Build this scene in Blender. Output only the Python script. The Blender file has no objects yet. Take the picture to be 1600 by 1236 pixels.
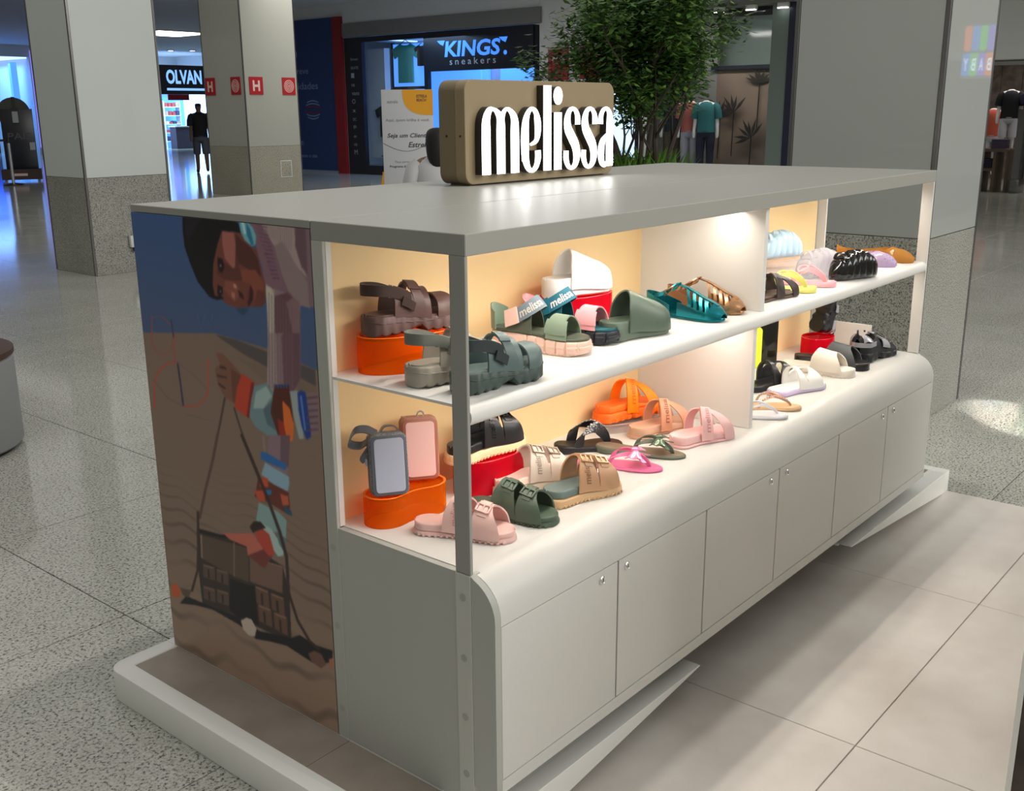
import bpy, bmesh, math, random
import numpy as np
from mathutils import Vector, Matrix

# ------------------------------------------------------------------ camera, world, exposure
sc = bpy.context.scene
col = sc.collection
cd = bpy.data.cameras.new('camera'); cam = bpy.data.objects.new('camera', cd); col.objects.link(cam)
cd.sensor_fit = 'HORIZONTAL'; cd.sensor_width = 36.0; cd.lens = 1629.33 / 1600 * 36.0
cd.clip_start = .05; cd.clip_end = 300
yaw, pitch, roll = math.radians(39.9816), math.radians(-15.2168), math.radians(-.4412)
fwd = Vector((math.cos(yaw) * math.cos(pitch), math.sin(yaw) * math.cos(pitch), math.sin(pitch)))
rgt = Vector((math.sin(yaw), -math.cos(yaw), 0)); upv = rgt.cross(fwd)
r2 = rgt * math.cos(roll) + upv * math.sin(roll); u2 = -rgt * math.sin(roll) + upv * math.cos(roll)
cam.matrix_world = Matrix(((r2.x, u2.x, -fwd.x, -1.4491), (r2.y, u2.y, -fwd.y, -1.3297), (r2.z, u2.z, -fwd.z, 1.4709), (0, 0, 0, 1)))
sc.camera = cam
sc.view_settings.view_transform = 'Standard'; sc.view_settings.look = 'None'
sc.view_settings.gamma = 1; sc.view_settings.use_curve_mapping = False
sc.view_settings.exposure = 0.0

wd = bpy.data.worlds.new('daylight'); sc.world = wd; wd.use_nodes = True
wd.node_tree.nodes['Background'].inputs[0].default_value = (1.0, .985, .93, 1)
wd.node_tree.nodes['Background'].inputs[1].default_value = .50

def lamp(name, kind, loc, target, energy, color, size=.5, size_y=None, parent=None, spread=None):
    l = bpy.data.lights.new(name, kind); l.energy = energy; l.color = color
    if kind == 'AREA':
        l.size = size
        if size_y: l.shape = 'RECTANGLE'; l.size_y = size_y
        if spread: l.spread = math.radians(spread)
    elif kind == 'SPOT':
        l.spot_size = math.radians(spread or 70); l.spot_blend = .6; l.shadow_soft_size = size
    else:
        l.shadow_soft_size = size
    o = bpy.data.objects.new(name, l); col.objects.link(o); o.location = loc
    d = Vector(target) - Vector(loc); o.rotation_euler = d.to_track_quat('-Z', 'Y').to_euler()
    if parent:
        o.parent = parent; o.location = Vector(loc) - parent.location
    return o
FZ0 = -.092
# ceiling lamps over the aisle in front of the kiosk and above the kiosk
lamp('atrium_skylight', 'AREA', (7, -13, 8), (4, 2, .5), 1900, (1, .97, .92), 16, 6)
lamp('kiosk_downlight', 'SPOT', (1.4, .46, 4.7), (1.4, .2, 0), 170, (1, .95, .88), .06, spread=110)

lamp('corridor_lamp', 'AREA', (12.5, 14, 5.2), (17.6, 15.5, 2.4), 260, (1, .97, .93), 6, 2)
lamp('skylight_beam', 'AREA', (5.6, -1.6, 6.4), (4.25, .0, FZ0), 1.1, (1, .97, .9), .6, .35, spread=1.5)

# ------------------------------------------------------------------ helpers
random.seed(7)
MATS = {}
def mat(name, color, rough=.5, metal=0., spec=.5, emit=None, estr=0., trans=0., ior=1.45, alpha=1., coat=0., sss=0.):
    if name in MATS: return MATS[name]
    m = bpy.data.materials.new(name); m.use_nodes = True
    p = m.node_tree.nodes['Principled BSDF']; i = p.inputs
    i['Base Color'].default_value = (*color, 1); i['Roughness'].default_value = rough; i['Metallic'].default_value = metal
    i['Specular IOR Level'].default_value = spec; i['IOR'].default_value = ior
    i['Transmission Weight'].default_value = trans; i['Alpha'].default_value = alpha; i['Coat Weight'].default_value = coat
    if emit: i['Emission Color'].default_value = (*emit, 1); i['Emission Strength'].default_value = estr
    MATS[name] = m; return m
def nodes(m):
    nt = m.node_tree
    def N(kind, **kw):
        n = nt.nodes.new(kind)
        for k, v in kw.items():
            if k in n.inputs: n.inputs[k].default_value = v
            else: setattr(n, k, v)
        return n
    return nt, N, nt.nodes['Principled BSDF']
def ramp(N, stops):
    r = N('ShaderNodeValToRGB'); e = r.color_ramp.elements
    e[0].position, e[0].color = stops[0][0], (*stops[0][1], 1); e[1].position, e[1].color = stops[-1][0], (*stops[-1][1], 1)
    for p, c in stops[1:-1]:
        x = e.new(p); x.color = (*c, 1)
    return r
def bumpy(m, scale=60., strength=.1, dist=.002):
    nt, N, p = nodes(m); c = N('ShaderNodeTexCoord'); n = N('ShaderNodeTexNoise', Scale=scale, Detail=3.)
    b = N('ShaderNodeBump', Strength=strength, Distance=dist)
    nt.links.new(c.outputs['Object'], n.inputs['Vector']); nt.links.new(n.outputs['Fac'], b.inputs['Height']); nt.links.new(b.outputs['Normal'], p.inputs['Normal'])
    return m
def mottled(m, c1, c2, scale, detail=4., r1=None, r2=None, pos=(.35, .65)):
    nt, N, p = nodes(m); c = N('ShaderNodeNewGeometry'); n = N('ShaderNodeTexNoise', Scale=scale, Detail=detail)
    nt.links.new(c.outputs['Position'], n.inputs['Vector'])
    r = ramp(N, [(pos[0], c1), (pos[1], c2)]); nt.links.new(n.outputs['Fac'], r.inputs['Fac']); nt.links.new(r.outputs['Color'], p.inputs['Base Color'])
    if r1 is not None:
        q = ramp(N, [(.3, (r1,) * 3), (.7, (r2,) * 3)]); nt.links.new(n.outputs['Fac'], q.inputs['Fac']); nt.links.new(q.outputs['Color'], p.inputs['Roughness'])
    return m
def granite(name, base, dark, light, scale, rough, amount=.42, warm=None):
    m = mat(name, base, rough); nt, N, p = nodes(m); L = nt.links.new
    g = N('ShaderNodeNewGeometry')
    n1 = N('ShaderNodeTexNoise', Scale=scale, Detail=3., Roughness=.6); n2 = N('ShaderNodeTexNoise', Scale=scale * 2.1, Detail=2.); n3 = N('ShaderNodeTexNoise', Scale=1.6, Detail=3.)
    off = N('ShaderNodeVectorMath', operation='ADD'); off.inputs[1].default_value = (7.3, 2.1, 5.7)
    L(g.outputs['Position'], n1.inputs['Vector']); L(g.outputs['Position'], off.inputs[0]); L(off.outputs[0], n2.inputs['Vector']); L(g.outputs['Position'], n3.inputs['Vector'])
    r1 = ramp(N, [(amount - .06, dark), (amount, tuple(.6 * b + .4 * d for b, d in zip(base, dark))), (amount + .05, base), (.72, light)])
    r2 = ramp(N, [(.5, (1, 1, 1)), (.62, light)])
    L(n1.outputs['Fac'], r1.inputs['Fac'])
    mx = N('ShaderNodeMix', data_type='RGBA', blend_type='MULTIPLY'); mx.inputs[0].default_value = .5
    r3 = ramp(N, [(.32, (.5, .5, .5)), (.5, (1, 1, 1))]); L(n2.outputs['Fac'], r3.inputs['Fac'])
    L(r1.outputs['Color'], mx.inputs[6]); L(r3.outputs['Color'], mx.inputs[7])
    m2 = N('ShaderNodeMix', data_type='RGBA', blend_type='MULTIPLY'); m2.inputs[0].default_value = .35
    r4 = ramp(N, [(.35, (.72, .72, .7)), (.65, (1, 1, 1))]); L(n3.outputs['Fac'], r4.inputs['Fac'])
    L(mx.outputs[2], m2.inputs[6]); L(r4.outputs['Color'], m2.inputs[7]); L(m2.outputs[2], p.inputs['Base Color'])
    return m

class B:
    """collects vertices and faces of one mesh"""
    def __init__(s, off=(0, 0, 0)): s.v = []; s.f = []; s.o = Vector(off)
    def add(s, vs, fs, M=None):
        k = len(s.v)
        for q in vs:
            q = Vector(q)
            if M is not None: q = M @ q
            s.v.append(q - s.o)
        s.f += [tuple(i + k for i in f) for f in fs]; return s
    def box(s, x0, x1, y0, y1, z0, z1, M=None):
        return s.add([(x, y, z) for z in (z0, z1) for y in (y0, y1) for x in (x0, x1)],
                     [(0, 2, 3, 1), (4, 5, 7, 6), (0, 1, 5, 4), (2, 6, 7, 3), (0, 4, 6, 2), (1, 3, 7, 5)], M)
    def prism(s, poly, a, b, axis='z', M=None):
        n = len(poly)
        P = {'x': lambda p, h: (h, p[0], p[1]), 'y': lambda p, h: (p[0], h, p[1]), 'z': lambda p, h: (p[0], p[1], h)}[axis]
        vs = [P(p, a) for p in poly] + [P(p, b) for p in poly]
        return s.add(vs, [tuple(range(n - 1, -1, -1)), tuple(range(n, 2 * n))] + [(i, (i + 1) % n, n + (i + 1) % n, n + i) for i in range(n)], M)
    def loft(s, rings, cap=True, closed=True, M=None):
        n = len(rings[0]); vs = [p for r in rings for p in r]; fs = []
        for i in range(len(rings) - 1):
            for j in range(n if closed else n - 1):
                k = (j + 1) % n; fs.append((i * n + j, i * n + k, (i + 1) * n + k, (i + 1) * n + j))
        if cap and closed:
            fs.append(tuple(range(n - 1, -1, -1))); fs.append(tuple(range((len(rings) - 1) * n, len(rings) * n)))
        return s.add(vs, fs, M)
    def tube(s, path, r, n=8, M=None):
        path = [Vector(p) for p in path]; rings = []; last = None
        for i, p in enumerate(path):
            t = (path[min(i + 1, len(path) - 1)] - path[max(i - 1, 0)]).normalized()
            a = Vector((0, 0, 1)) if abs(t.z) < .9 else Vector((1, 0, 0))
            if last is not None: a = last
            x = (a - t * a.dot(t)).normalized(); y = t.cross(x); last = x
            rr = r[i] if isinstance(r, (list, tuple)) else r
            rings.append([p + (x * math.cos(q) + y * math.sin(q)) * rr for q in [2 * math.pi * k / n for k in range(n)]])
        return s.loft(rings, True, True, M)
    def lathe(s, prof, n=32, c=(0, 0, 0), sx=1., sy=1., M=None):
        return s.loft([[(c[0] + r * sx * math.cos(2 * math.pi * k / n), c[1] + r * sy * math.sin(2 * math.pi * k / n), c[2] + z) for k in range(n)] for r, z in prof], True, True, M)
    def grid(s, fn, nu, nv, M=None):
        vs = [fn(i / nu, j / nv) for i in range(nu + 1) for j in range(nv + 1)]
        return s.add(vs, [(i * (nv + 1) + j, (i + 1) * (nv + 1) + j, (i + 1) * (nv + 1) + j + 1, i * (nv + 1) + j + 1) for i in range(nu) for j in range(nv)], M)
    def shell(s, fn, nu, nv, th, M=None):
        """grid with thickness: fn(u,v)->(point), offset along normals"""
        P = [[Vector(fn(i / nu, j / nv)) for j in range(nv + 1)] for i in range(nu + 1)]
        Q = []
        for i in range(nu + 1):
            row = []
            for j in range(nv + 1):
                du = P[min(i + 1, nu)][j] - P[max(i - 1, 0)][j]; dv = P[i][min(j + 1, nv)] - P[i][max(j - 1, 0)]
                nn = du.cross(dv); nn = nn.normalized() if nn.length > 1e-12 else Vector((0, 0, 1)); row.append(P[i][j] + nn * th)
            Q.append(row)
        m = nv + 1; k = (nu + 1) * m
        vs = [p for r in P for p in r] + [p for r in Q for p in r]; fs = []
        for i in range(nu):
            for j in range(nv):
                a, b, c, d = i * m + j, (i + 1) * m + j, (i + 1) * m + j + 1, i * m + j + 1
                fs.append((d, c, b, a)); fs.append((k + a, k + b, k + c, k + d))
        for i in range(nu):
            a, b = i * m, (i + 1) * m; fs.append((a, b, k + b, k + a)); a += nv; b += nv; fs.append((b, a, k + a, k + b))
        for j in range(nv):
            a, b = j, j + 1; fs.append((b, a, k + a, k + b)); a += nu * m; b += nu * m; fs.append((a, b, k + b, k + a))
        return s.add(vs, fs, M)

def mk(name, b, m, parent=None, bevel=0, seg=2, ang=35, recalc=True):
    me = bpy.data.meshes.new(name); me.from_pydata([tuple(v) for v in b.v], [], b.f)
    if bevel or recalc:
        bm = bmesh.new(); bm.from_mesh(me)
        if recalc: bmesh.ops.recalc_face_normals(bm, faces=bm.faces)
        if bevel:
            es = [e for e in bm.edges if len(e.link_faces) == 2 and e.calc_face_angle(0) > .6]
            bmesh.ops.bevel(bm, geom=es, offset=bevel, segments=seg, affect='EDGES', profile=.5, clamp_overlap=True)
        bm.to_mesh(me); bm.free()
    me.materials.append(m)
    me.polygons.foreach_set('use_smooth', [True] * len(me.polygons)); me.set_sharp_from_angle(angle=math.radians(ang))
    o = bpy.data.objects.new(name, me); col.objects.link(o)
    if parent: o.parent = parent
    return o
def tag(o, label=None, cat=None, group=None, kind=None):
    for k, v in (('label', label), ('category', cat), ('group', group), ('kind', kind)):
        if v: o[k] = v
    return o
def thing(name, label, cat, loc=(0, 0, 0), rz=0., group=None):
    o = bpy.data.objects.new(name, None); col.objects.link(o); o.empty_display_size = .1
    o.location = loc; o.rotation_euler = (0, 0, rz); return tag(o, label, cat, group)
def share(o, parent=None, loc=None, name=None):
    c = o.copy(); col.objects.link(c)
    if parent is not None: c.parent = parent
    if loc is not None: c.location = loc
    return c
def text_mesh(s, size=1., extrude=0., font_shear=0., bold=0., spacing=1., align='LEFT', res=3):
    """vertices and faces of flat lettering in the xy plane"""
    cu = bpy.data.curves.new('t', 'FONT'); cu.body = s; cu.size = size; cu.extrude = extrude; cu.shear = font_shear; cu.offset = bold
    cu.space_character = spacing; cu.align_x = align; cu.resolution_u = res
    o = bpy.data.objects.new('t', cu); col.objects.link(o)
    dg = bpy.context.evaluated_depsgraph_get(); me = bpy.data.meshes.new_from_object(o.evaluated_get(dg))
    vs = [Vector(v.co) for v in me.vertices]; fs = [tuple(p.vertices) for p in me.polygons]
    bpy.data.objects.remove(o); bpy.data.curves.remove(cu); bpy.data.meshes.remove(me)
    return vs, fs
def fit_text(s, w, h, M, mt, name='lettering', parent=None, extrude=.002, off=(0, 0, 0), **kw):
    """lettering scaled to w x h, its lower left corner at the origin of M (x right, y up, z out)"""
    vs, fs = text_mesh(s, 1., extrude=0, **kw)
    x0 = min(v.x for v in vs); x1 = max(v.x for v in vs); y0 = min(v.y for v in vs); y1 = max(v.y for v in vs)
    S = [Vector(((v.x - x0) / (x1 - x0) * w, (v.y - y0) / (y1 - y0) * h, 0)) for v in vs]
    b = B(off); b.add(S, fs, M)
    return mk(name, b, mt, parent, recalc=False)
def frame_matrix(origin, xdir, ydir):
    x = Vector(xdir).normalized(); y = Vector(ydir).normalized(); z = x.cross(y)
    return Matrix(((x.x, y.x, z.x, origin[0]), (x.y, y.y, z.y, origin[1]), (x.z, y.z, z.z, origin[2]), (0, 0, 0, 1)))
def smooth_path(pts, n=6):
    """Catmull-Rom through tuples of any length"""
    P = [np.array(p, float) for p in pts]; P = [2 * P[0] - P[1]] + P + [2 * P[-1] - P[-2]]; out = []
    for i in range(1, len(P) - 2):
        for k in range(n):
            t = k / n; a, b_, c, d = P[i - 1:i + 3]
            out.append(.5 * (2 * b_ + (c - a) * t + (2 * a - 5 * b_ + 4 * c - d) * t * t + (3 * b_ - a - 3 * c + d) * t ** 3))
    out.append(P[-2]); return out
def rrect(x0, x1, y0, y1, r, n=6):
    out = []
    for cx, cy, a in ((x1 - r, y1 - r, 0), (x0 + r, y1 - r, 90), (x0 + r, y0 + r, 180), (x1 - r, y0 + r, 270)):
        for k in range(n + 1):
            q = math.radians(a + 90 * k / n); out.append((cx + r * math.cos(q), cy + r * math.sin(q)))
    return out
# ------------------------------------------------------------------ floor
FZ = -.092
m_granite = granite('polished_granite', (.50, .50, .45), (.09, .09, .08), (.68, .68, .62), 110, .1, .42)
m_gran_wall = granite('granite_cladding', (.33, .325, .29), (.06, .06, .055), (.5, .5, .45), 150, .16, .42)
m_joint = mat('floor_joint', (.06, .06, .055), .6)
m_beige_tile = mottled(mat('beige_porcelain', (.52, .47, .42), .42), (.60, .55, .51), (.76, .72, .68), 2.6, 6., .34, .5)
m_beige_joint = mat('beige_joint', (.44, .40, .37), .7)

fl = tag(mk('floor', B().box(-14, 60, -14, 70, FZ - .2, FZ - .012), m_joint), kind='structure')
TX, TY, OX, OY, JW = .935, .93, .1, -.25, .004
tile_me = mk('granite_tile', B().box(JW / 2, TX - JW / 2, JW / 2, TY - JW / 2, -.012, 0), m_granite, fl, bevel=.0012, seg=1)
first = True; far = B()
cells = []
for i in range(-4, 48):
    for j in range(-3, 60):
        x, y = OX + i * TX, OY + j * TY
        cells.append((math.hypot(x + TX / 2 + 1.45, y + TY / 2 + 1.33), i, j, x, y))
cells.sort(); kept = 0
BX0, BX1, BY0, BY1 = -.9, 2.92, -1.9, .33   # the beige tiled area round the kiosk front
for d, i, j, x, y in cells:
    az = math.degrees(math.atan2(y + TY / 2 + 1.33, x + TX / 2 + 1.45))
    vis = -14 < az < 76 or d < 2.5
    if x + TX > BX0 and x < BX1 and y + TY > BY0 and y < BY1:
        # cut back at the beige area
        if not vis: continue
        pieces = []
        if x + TX > BX1: pieces.append((BX1, x + TX, y, y + TY))
        if y + TY > BY1: pieces.append((x, min(x + TX, BX1), BY1, y + TY))
        for a, b_, c, e in pieces:
            a, c = max(a, x), max(c, y)
            if b_ - a > .02 and e - c > .02:
                mk('granite_tile', B().box(a + JW / 2, b_ - JW / 2, c + JW / 2, e - JW / 2, FZ - .012, FZ), m_granite, fl, bevel=.0012, seg=1)
        continue
    if vis and kept < 285:
        if first: o = tile_me; first = False
        else: o = share(tile_me, fl)
        o.location = (x, y, FZ); kept += 1
    else:
        far.box(x + JW / 2, x + TX - JW / 2, y + JW / 2, y + TY - JW / 2, FZ - .012, FZ)
tag(mk('granite_tile_field', far, m_granite, fl, recalc=False), kind='stuff')
mk('beige_joint_bed', B().box(BX0, BX1, BY0, BY1, FZ - .011, FZ - .004), m_beige_joint, fl)
BT = 1.015; xs = [1.905 + k * BT for k in range(-4, 2)]
for x in xs:
    for y0, y1 in ((-1.9, -1.51), (-1.51, -.5), (-.5, .33)):
        x0, x1 = max(x, BX0), min(x + BT, BX1)
        if x1 - x0 < .05: continue
        mk('porcelain_tile', B().box(x0 + .0015, x1 - .0015, y0 + .0015, y1 - .0015, FZ - .01, FZ), m_beige_tile, fl, bevel=.001, seg=1)

tag(mk('wall_left', B().box(-9.3, -9, -14, 44, FZ, 8.5), mat('mall_side_wall', (.42, .42, .39), .7)), kind='structure')  # unseen wall added to hold back daylight from the left
# ------------------------------------------------------------------ ceilings over the shop aisles
m_ceil = mat('ceiling_plaster', (.75, .76, .76), .8)
ce = tag(mk('ceiling', B().box(10, 60, 17.3, 70, 4.2, 4.4).box(13.2, 60, -14, 17.3, 4.2, 4.4), m_ceil), kind='structure')

# ------------------------------------------------------------------ square pillars: painted glass above, granite below, steel corners
m_glass_grey = mat('back_painted_glass_grey', (.34, .36, .345), .02, spec=.55)
m_glass_pale = mat('back_painted_glass_pale', (.60, .64, .62), .09, spec=.5)
m_glass_cream = mat('back_painted_glass_cream', (.40, .405, .36), .1, spec=.5)
m_steel_dark = mat('brushed_steel_dark', (.22, .215, .21), .25, .9)
m_gran_beige = granite('granite_cladding_warm', (.36, .34, .27), (.14, .13, .1), (.5, .48, .4), 60, .3, .4)
def pillar(n, label, x0, x1, y0, y1, gtop, mg, mu, top=4.2, joints=()):
    t = thing('square_pillar', label, 'pillar', ((x0 + x1) / 2, (y0 + y1) / 2, FZ))
    c = ((x0 + x1) / 2, (y0 + y1) / 2, FZ)
    mk('core', B(c).box(x0 + .02, x1 - .02, y0 + .02, y1 - .02, FZ, top), m_steel_dark, t)
    for nm, m_, z0, z1 in (('granite_panel', mg, FZ + .001, gtop), ('glass_panel', mu, gtop + .004, top)):
        g = .022
        for a in ((x0 + g, x1 - g, y0, y0 + .02), (x0 + g, x1 - g, y1 - .02, y1), (x0, x0 + .02, y0 + g, y1 - g), (x1 - .02, x1, y0 + g, y1 - g)):
            zz = [z0] + [j for j in joints if z0 < j < z1] + [z1]
            for k in range(len(zz) - 1):
                mk(nm, B(c).box(*a, zz[k] + (.003 if k else 0), zz[k + 1]), m_, t, bevel=.0015, seg=1)
    for x in (x0, x1):
        for y in (y0, y1):
            sx = 1 if x == x0 else -1; sy = 1 if y == y0 else -1
            q = .02
            b = B(c).box(min(x - sx * .003, x + sx * q), max(x - sx * .003, x + sx * q), min(y - sy * .003, y + sy * q), max(y - sy * .003, y + sy * q), FZ + .001, top)
            mk('corner_strip', b, m_steel_dark, t, bevel=.002, seg=1)
    return t
pillar(1, 'grey glass clad square pillar right behind the far end of the kiosk', 3.703, 4.442, .367, 1.117, .86, m_gran_wall, m_glass_grey)
pL = pillar(2, 'pale glass pillar with granite base and power outlet left of the kiosk', 3.858, 4.785, 8.557, 9.345, .87, m_gran_wall, m_glass_pale)
pS = pillar(3, 'distant cream pillar carrying the red fire hydrant signs', 11.25, 12.54, 15.95, 17.25, .85, m_gran_beige, m_glass_cream)
# ------------------------------------------------------------------ kiosk
L_, D1, D_, H_, ZC, ZS, ZB = 2.604, .448, 1.159, 1.25, .553, .909, .056
PC = .065
m_frame = bumpy(mat('satin_grey_paint', (.33, .33, .30), .36), 300, .05, .0005)
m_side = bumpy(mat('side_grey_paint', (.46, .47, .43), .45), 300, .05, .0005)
m_white = bumpy(mat('offwhite_lacquer', (.70, .69, .655), .38), 250, .04, .0005)
m_kerb = mat('white_kerb_paint', (.87, .87, .83), .4)
m_inner = mat('white_laminate', (.74, .73, .70), .45)
m_beigepanel = mat('beige_laminate', (.84, .62, .33), .5)
m_gap = mat('dark_gap', (.05, .05, .045), .8)
m_led = mat('led_diffuser', (1, 1, 1), .5, emit=(1, .93, .83), estr=6.)
m_chrome = mat('chrome', (.75, .75, .75), .15, 1.)
m_black = mat('black_plastic', (.012, .012, .013), .35)
m_inset = mottled(mat('platform_tile', (.33, .28, .235), .5), (.27, .23, .19), (.38, .33, .285), 3.5, 5.)

m_strip = mat('post_strip_paint', (.55, .56, .51), .45)
K = thing('display_kiosk', 'long off-white shoe display kiosk with lit shelves and cabinets below', 'kiosk', (0, 0, 0))
# top
mk('top_panel', B().box(0, L_, -.002, D1 - .0015, H_ - .042, H_), m_frame, K, bevel=.0015, seg=1)
mk('top_panel', B().box(0, L_, D1 + .0015, D_, H_ - .018, H_), m_frame, K, bevel=.0015, seg=1)
# posts
pw = .042
for x in (0, L_ - .04):
    xa, xb = (0, .009) if x == 0 else (L_ - .009, L_)
    mk('post', B().box(xa, xb, 0, pw, ZC - .0, H_ - .042), m_frame if x == 0 else m_inner, K, bevel=.0012, seg=1)
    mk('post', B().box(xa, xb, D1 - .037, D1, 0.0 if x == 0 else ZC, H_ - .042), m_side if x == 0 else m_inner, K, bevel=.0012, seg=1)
mk('post_return', B().box(.0092, .024, D1 - .037, D1 - .015, ZC, H_ - .042), m_inner, K)  # white strip added for the post edge brightened by the LEDs
# lower end: post strip, screws caps
lp = mk('post_strip', B().box(-.002, .03, 0, .042, 0, ZC - .001), m_strip, K, bevel=.001, seg=1)
m_cap = mat('screw_cap_grey', (.40, .41, .37), .5)
for y, zs in ((.021, (.50, .36, .22, .08)), (D1 - .018, (.50, .30, .08))):
    for z in zs:
        mk('screw_cap', B().lathe([(.0002, .0008), (.0085, .0008), (.0085, 0)], 20, M=frame_matrix((-.002 if y < .1 else 0, y, z), (0, 1, 0), (0, 0, 1)) @ Matrix.Rotation(math.pi, 4, 'X')), m_cap, K)
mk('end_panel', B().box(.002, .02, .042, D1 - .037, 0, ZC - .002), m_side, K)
mk('end_panel', B().box(L_ - .02, L_ - .002, 0, D1, ZB, ZC - .002), m_white, K)
# counter and fascia in one bent sheet
R_ = .088
def sheet(th):
    pts = [(D1, ZC), (R_ - PC, ZC)]
    for k in range(1, 13):
        a = math.radians(90 + 90 * k / 12); pts.append((R_ - PC + R_ * math.cos(a), ZC - R_ + R_ * math.sin(a)))
    pts.append((-PC, .452)); return pts
o_ = sheet(0)
i_ = [(D1, ZC - .012)] + [(R_ - PC, ZC - .012)] + [(R_ - PC + (R_ - .012) * math.cos(math.radians(90 + 90 * k / 12)), ZC - R_ + (R_ - .012) * math.sin(math.radians(90 + 90 * k / 12))) for k in range(1, 13)] + [(-PC + .012, .452)]
mk('counter_sheet', B().prism(o_ + i_[::-1], .0185, L_ - .0185, 'x'), m_white, K, ang=25)
# end cheeks of the cabinet (rounded at the top)
ch = [(-PC, ZB), (0, ZB), (0, ZC - .001), (R_ - PC, ZC - .001)] + [(R_ - PC + R_ * math.cos(math.radians(90 + 90 * k / 12)), ZC - R_ + (R_ - .001) * math.sin(math.radians(90 + 90 * k / 12))) for k in range(1, 13)]
ch = [(-PC, ZB), (-.0005, ZB), (-.0005, ZC - .001)] + [p for p in ch[4:] if p[0] < -.001]
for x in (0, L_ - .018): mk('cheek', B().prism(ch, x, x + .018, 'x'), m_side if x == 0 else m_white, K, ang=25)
# carcass rails behind the doors
mk('bottom_rail', B().box(.018, L_ - .018, -PC, -PC + .02, ZB, .088), m_white, K, bevel=.001, seg=1)
mk('carcass', B().box(.02, L_ - .02, -PC + .022, D1 - .03, ZB + .002, .44), m_gap, K)
mk('back_carcass', B().box(.012, L_ - .01, D1 + .001, D_ - .002, 0, H_ - .02), m_side, K)
DX = [(.018, .442, -1), (.446, .855, 1), (.860, 1.283, -1), (1.287, 1.711, 1), (1.716, 2.138, -1), (2.142, 2.586, 1)]
LX = [.376, .479, 1.229, 1.333, 2.087, 2.191]
for (a, b_, s), lx in zip(DX, LX):
    zb = .0905
    d = mk('cabinet_door', B().box(a + .0015, b_ - .0005, -PC, -PC + .018, zb, .4495), m_white, K, bevel=.0008, seg=1)
    M = frame_matrix((lx, -PC, .426), (1, 0, 0), (0, 0, 1))
    lk = mk('lock', B().lathe([(.0105, -.001), (.0105, .003), (.0088, .0045), (.0078, .0035), (.006, .0035), (.0055, .005), (.0002, .005)], 24, M=M), m_chrome, d)
    mk('keyhole', B().box(-.001, .001, -.0042, .0042, .0045, .0056, M), m_black, d)
# inside: back panels, divider, shelf
mk('back_panel', B().box(.0095, 1.281, D1 - .0138, D1 - .002, ZC, H_ - .042), m_beigepanel, K)
mk('back_panel', B().box(1.301, L_ - .045, D1 - .014, D1 - .002, ZC, H_ - .042), m_beigepanel, K)
mk('divider_panel', B().box(1.281, 1.301, .04, D1 - .002, ZC + .001, ZS - .0065), m_inner, K)
mk('divider_panel', B().box(1.281, 1.301, .022, D1 - .002, ZS + .0005, H_ - .042), m_inner, K)
sh = [(D1 - .014, ZS), (.018, ZS)] + [(.018 + .0205 * math.cos(math.radians(90 + 270 * k / 18)), ZS - .0205 + .0205 * math.sin(math.radians(90 + 270 * k / 18))) for k in range(1, 18)] + [(.0385, ZS - .0205), (.034, ZS - .006), (D1 - .014, ZS - .006)]
mk('shelf', B().prism(sh, .0095, L_ - .0095, 'x'), m_inner, K, ang=25)
er = mk('end_rail', B().box(L_ - .014, L_ - .006, .19, D1 - .04, ZC + .0005, ZC + .088), m_inner, K, bevel=.001, seg=1)
for y in (.215, .385): mk('rail_screw', B().lathe([(.004, 0), (.004, .0015), (.0002, .0015)], 12, M=frame_matrix((L_ - .014, y, ZC + .062), (0, -1, 0), (0, 0, 1))), m_black, er)
# led lines below the top and below the shelf
for x0, x1 in ((.06, 1.26), (1.32, 2.54)):
    for z, y, e in ((H_ - .043, .11, 3.3), (ZS - .0065, .11, 2.7)):
        mk('led_line', B().box(x0, x1, y - .008, y + .008, z - .006, z), m_led, K)
        lamp('led_lamp', 'AREA', ((x0 + x1) / 2, y, z - .008), ((x0 + x1) / 2, y + .11, z - .4), e, (1, .91, .80), x1 - x0, .016, K)
# ------------------------------------------------------------------ platform
Pf = thing('kiosk_platform', 'low white platform with beige tile inset carrying the shoe kiosk', 'platform', (0, 0, FZ))
po = (0, 0, FZ)
X0, X1, Y0, Y1 = -.19, 2.925, -.07, 1.2
def kerb_left():
    r = .05; pts = [(X0 + .0, Y0)]
    for k in range(7):
        a = math.radians(180 - 90 * k / 6); pts.append((X0 + r + r * math.cos(a), Y1 - r + r * math.sin(a)))
    pts += [(.0, Y1), (.0, Y1 - .055), (X0 + .055, Y1 - .055), (X0 + .055, Y0 + .05), (X0 + .055, Y0)]
    return pts
mk('kerb', B(po).prism(kerb_left(), FZ, 0, 'z'), m_kerb, Pf, bevel=.004, seg=2)
mk('kerb', B(po).box(2.87, X1, Y0, Y1, FZ, 0), m_kerb, Pf, bevel=.003, seg=2)
mk('kerb', B(po).box(.0, 2.87, Y1 - .055, Y1, FZ, 0), m_kerb, Pf, bevel=.003, seg=2)
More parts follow.
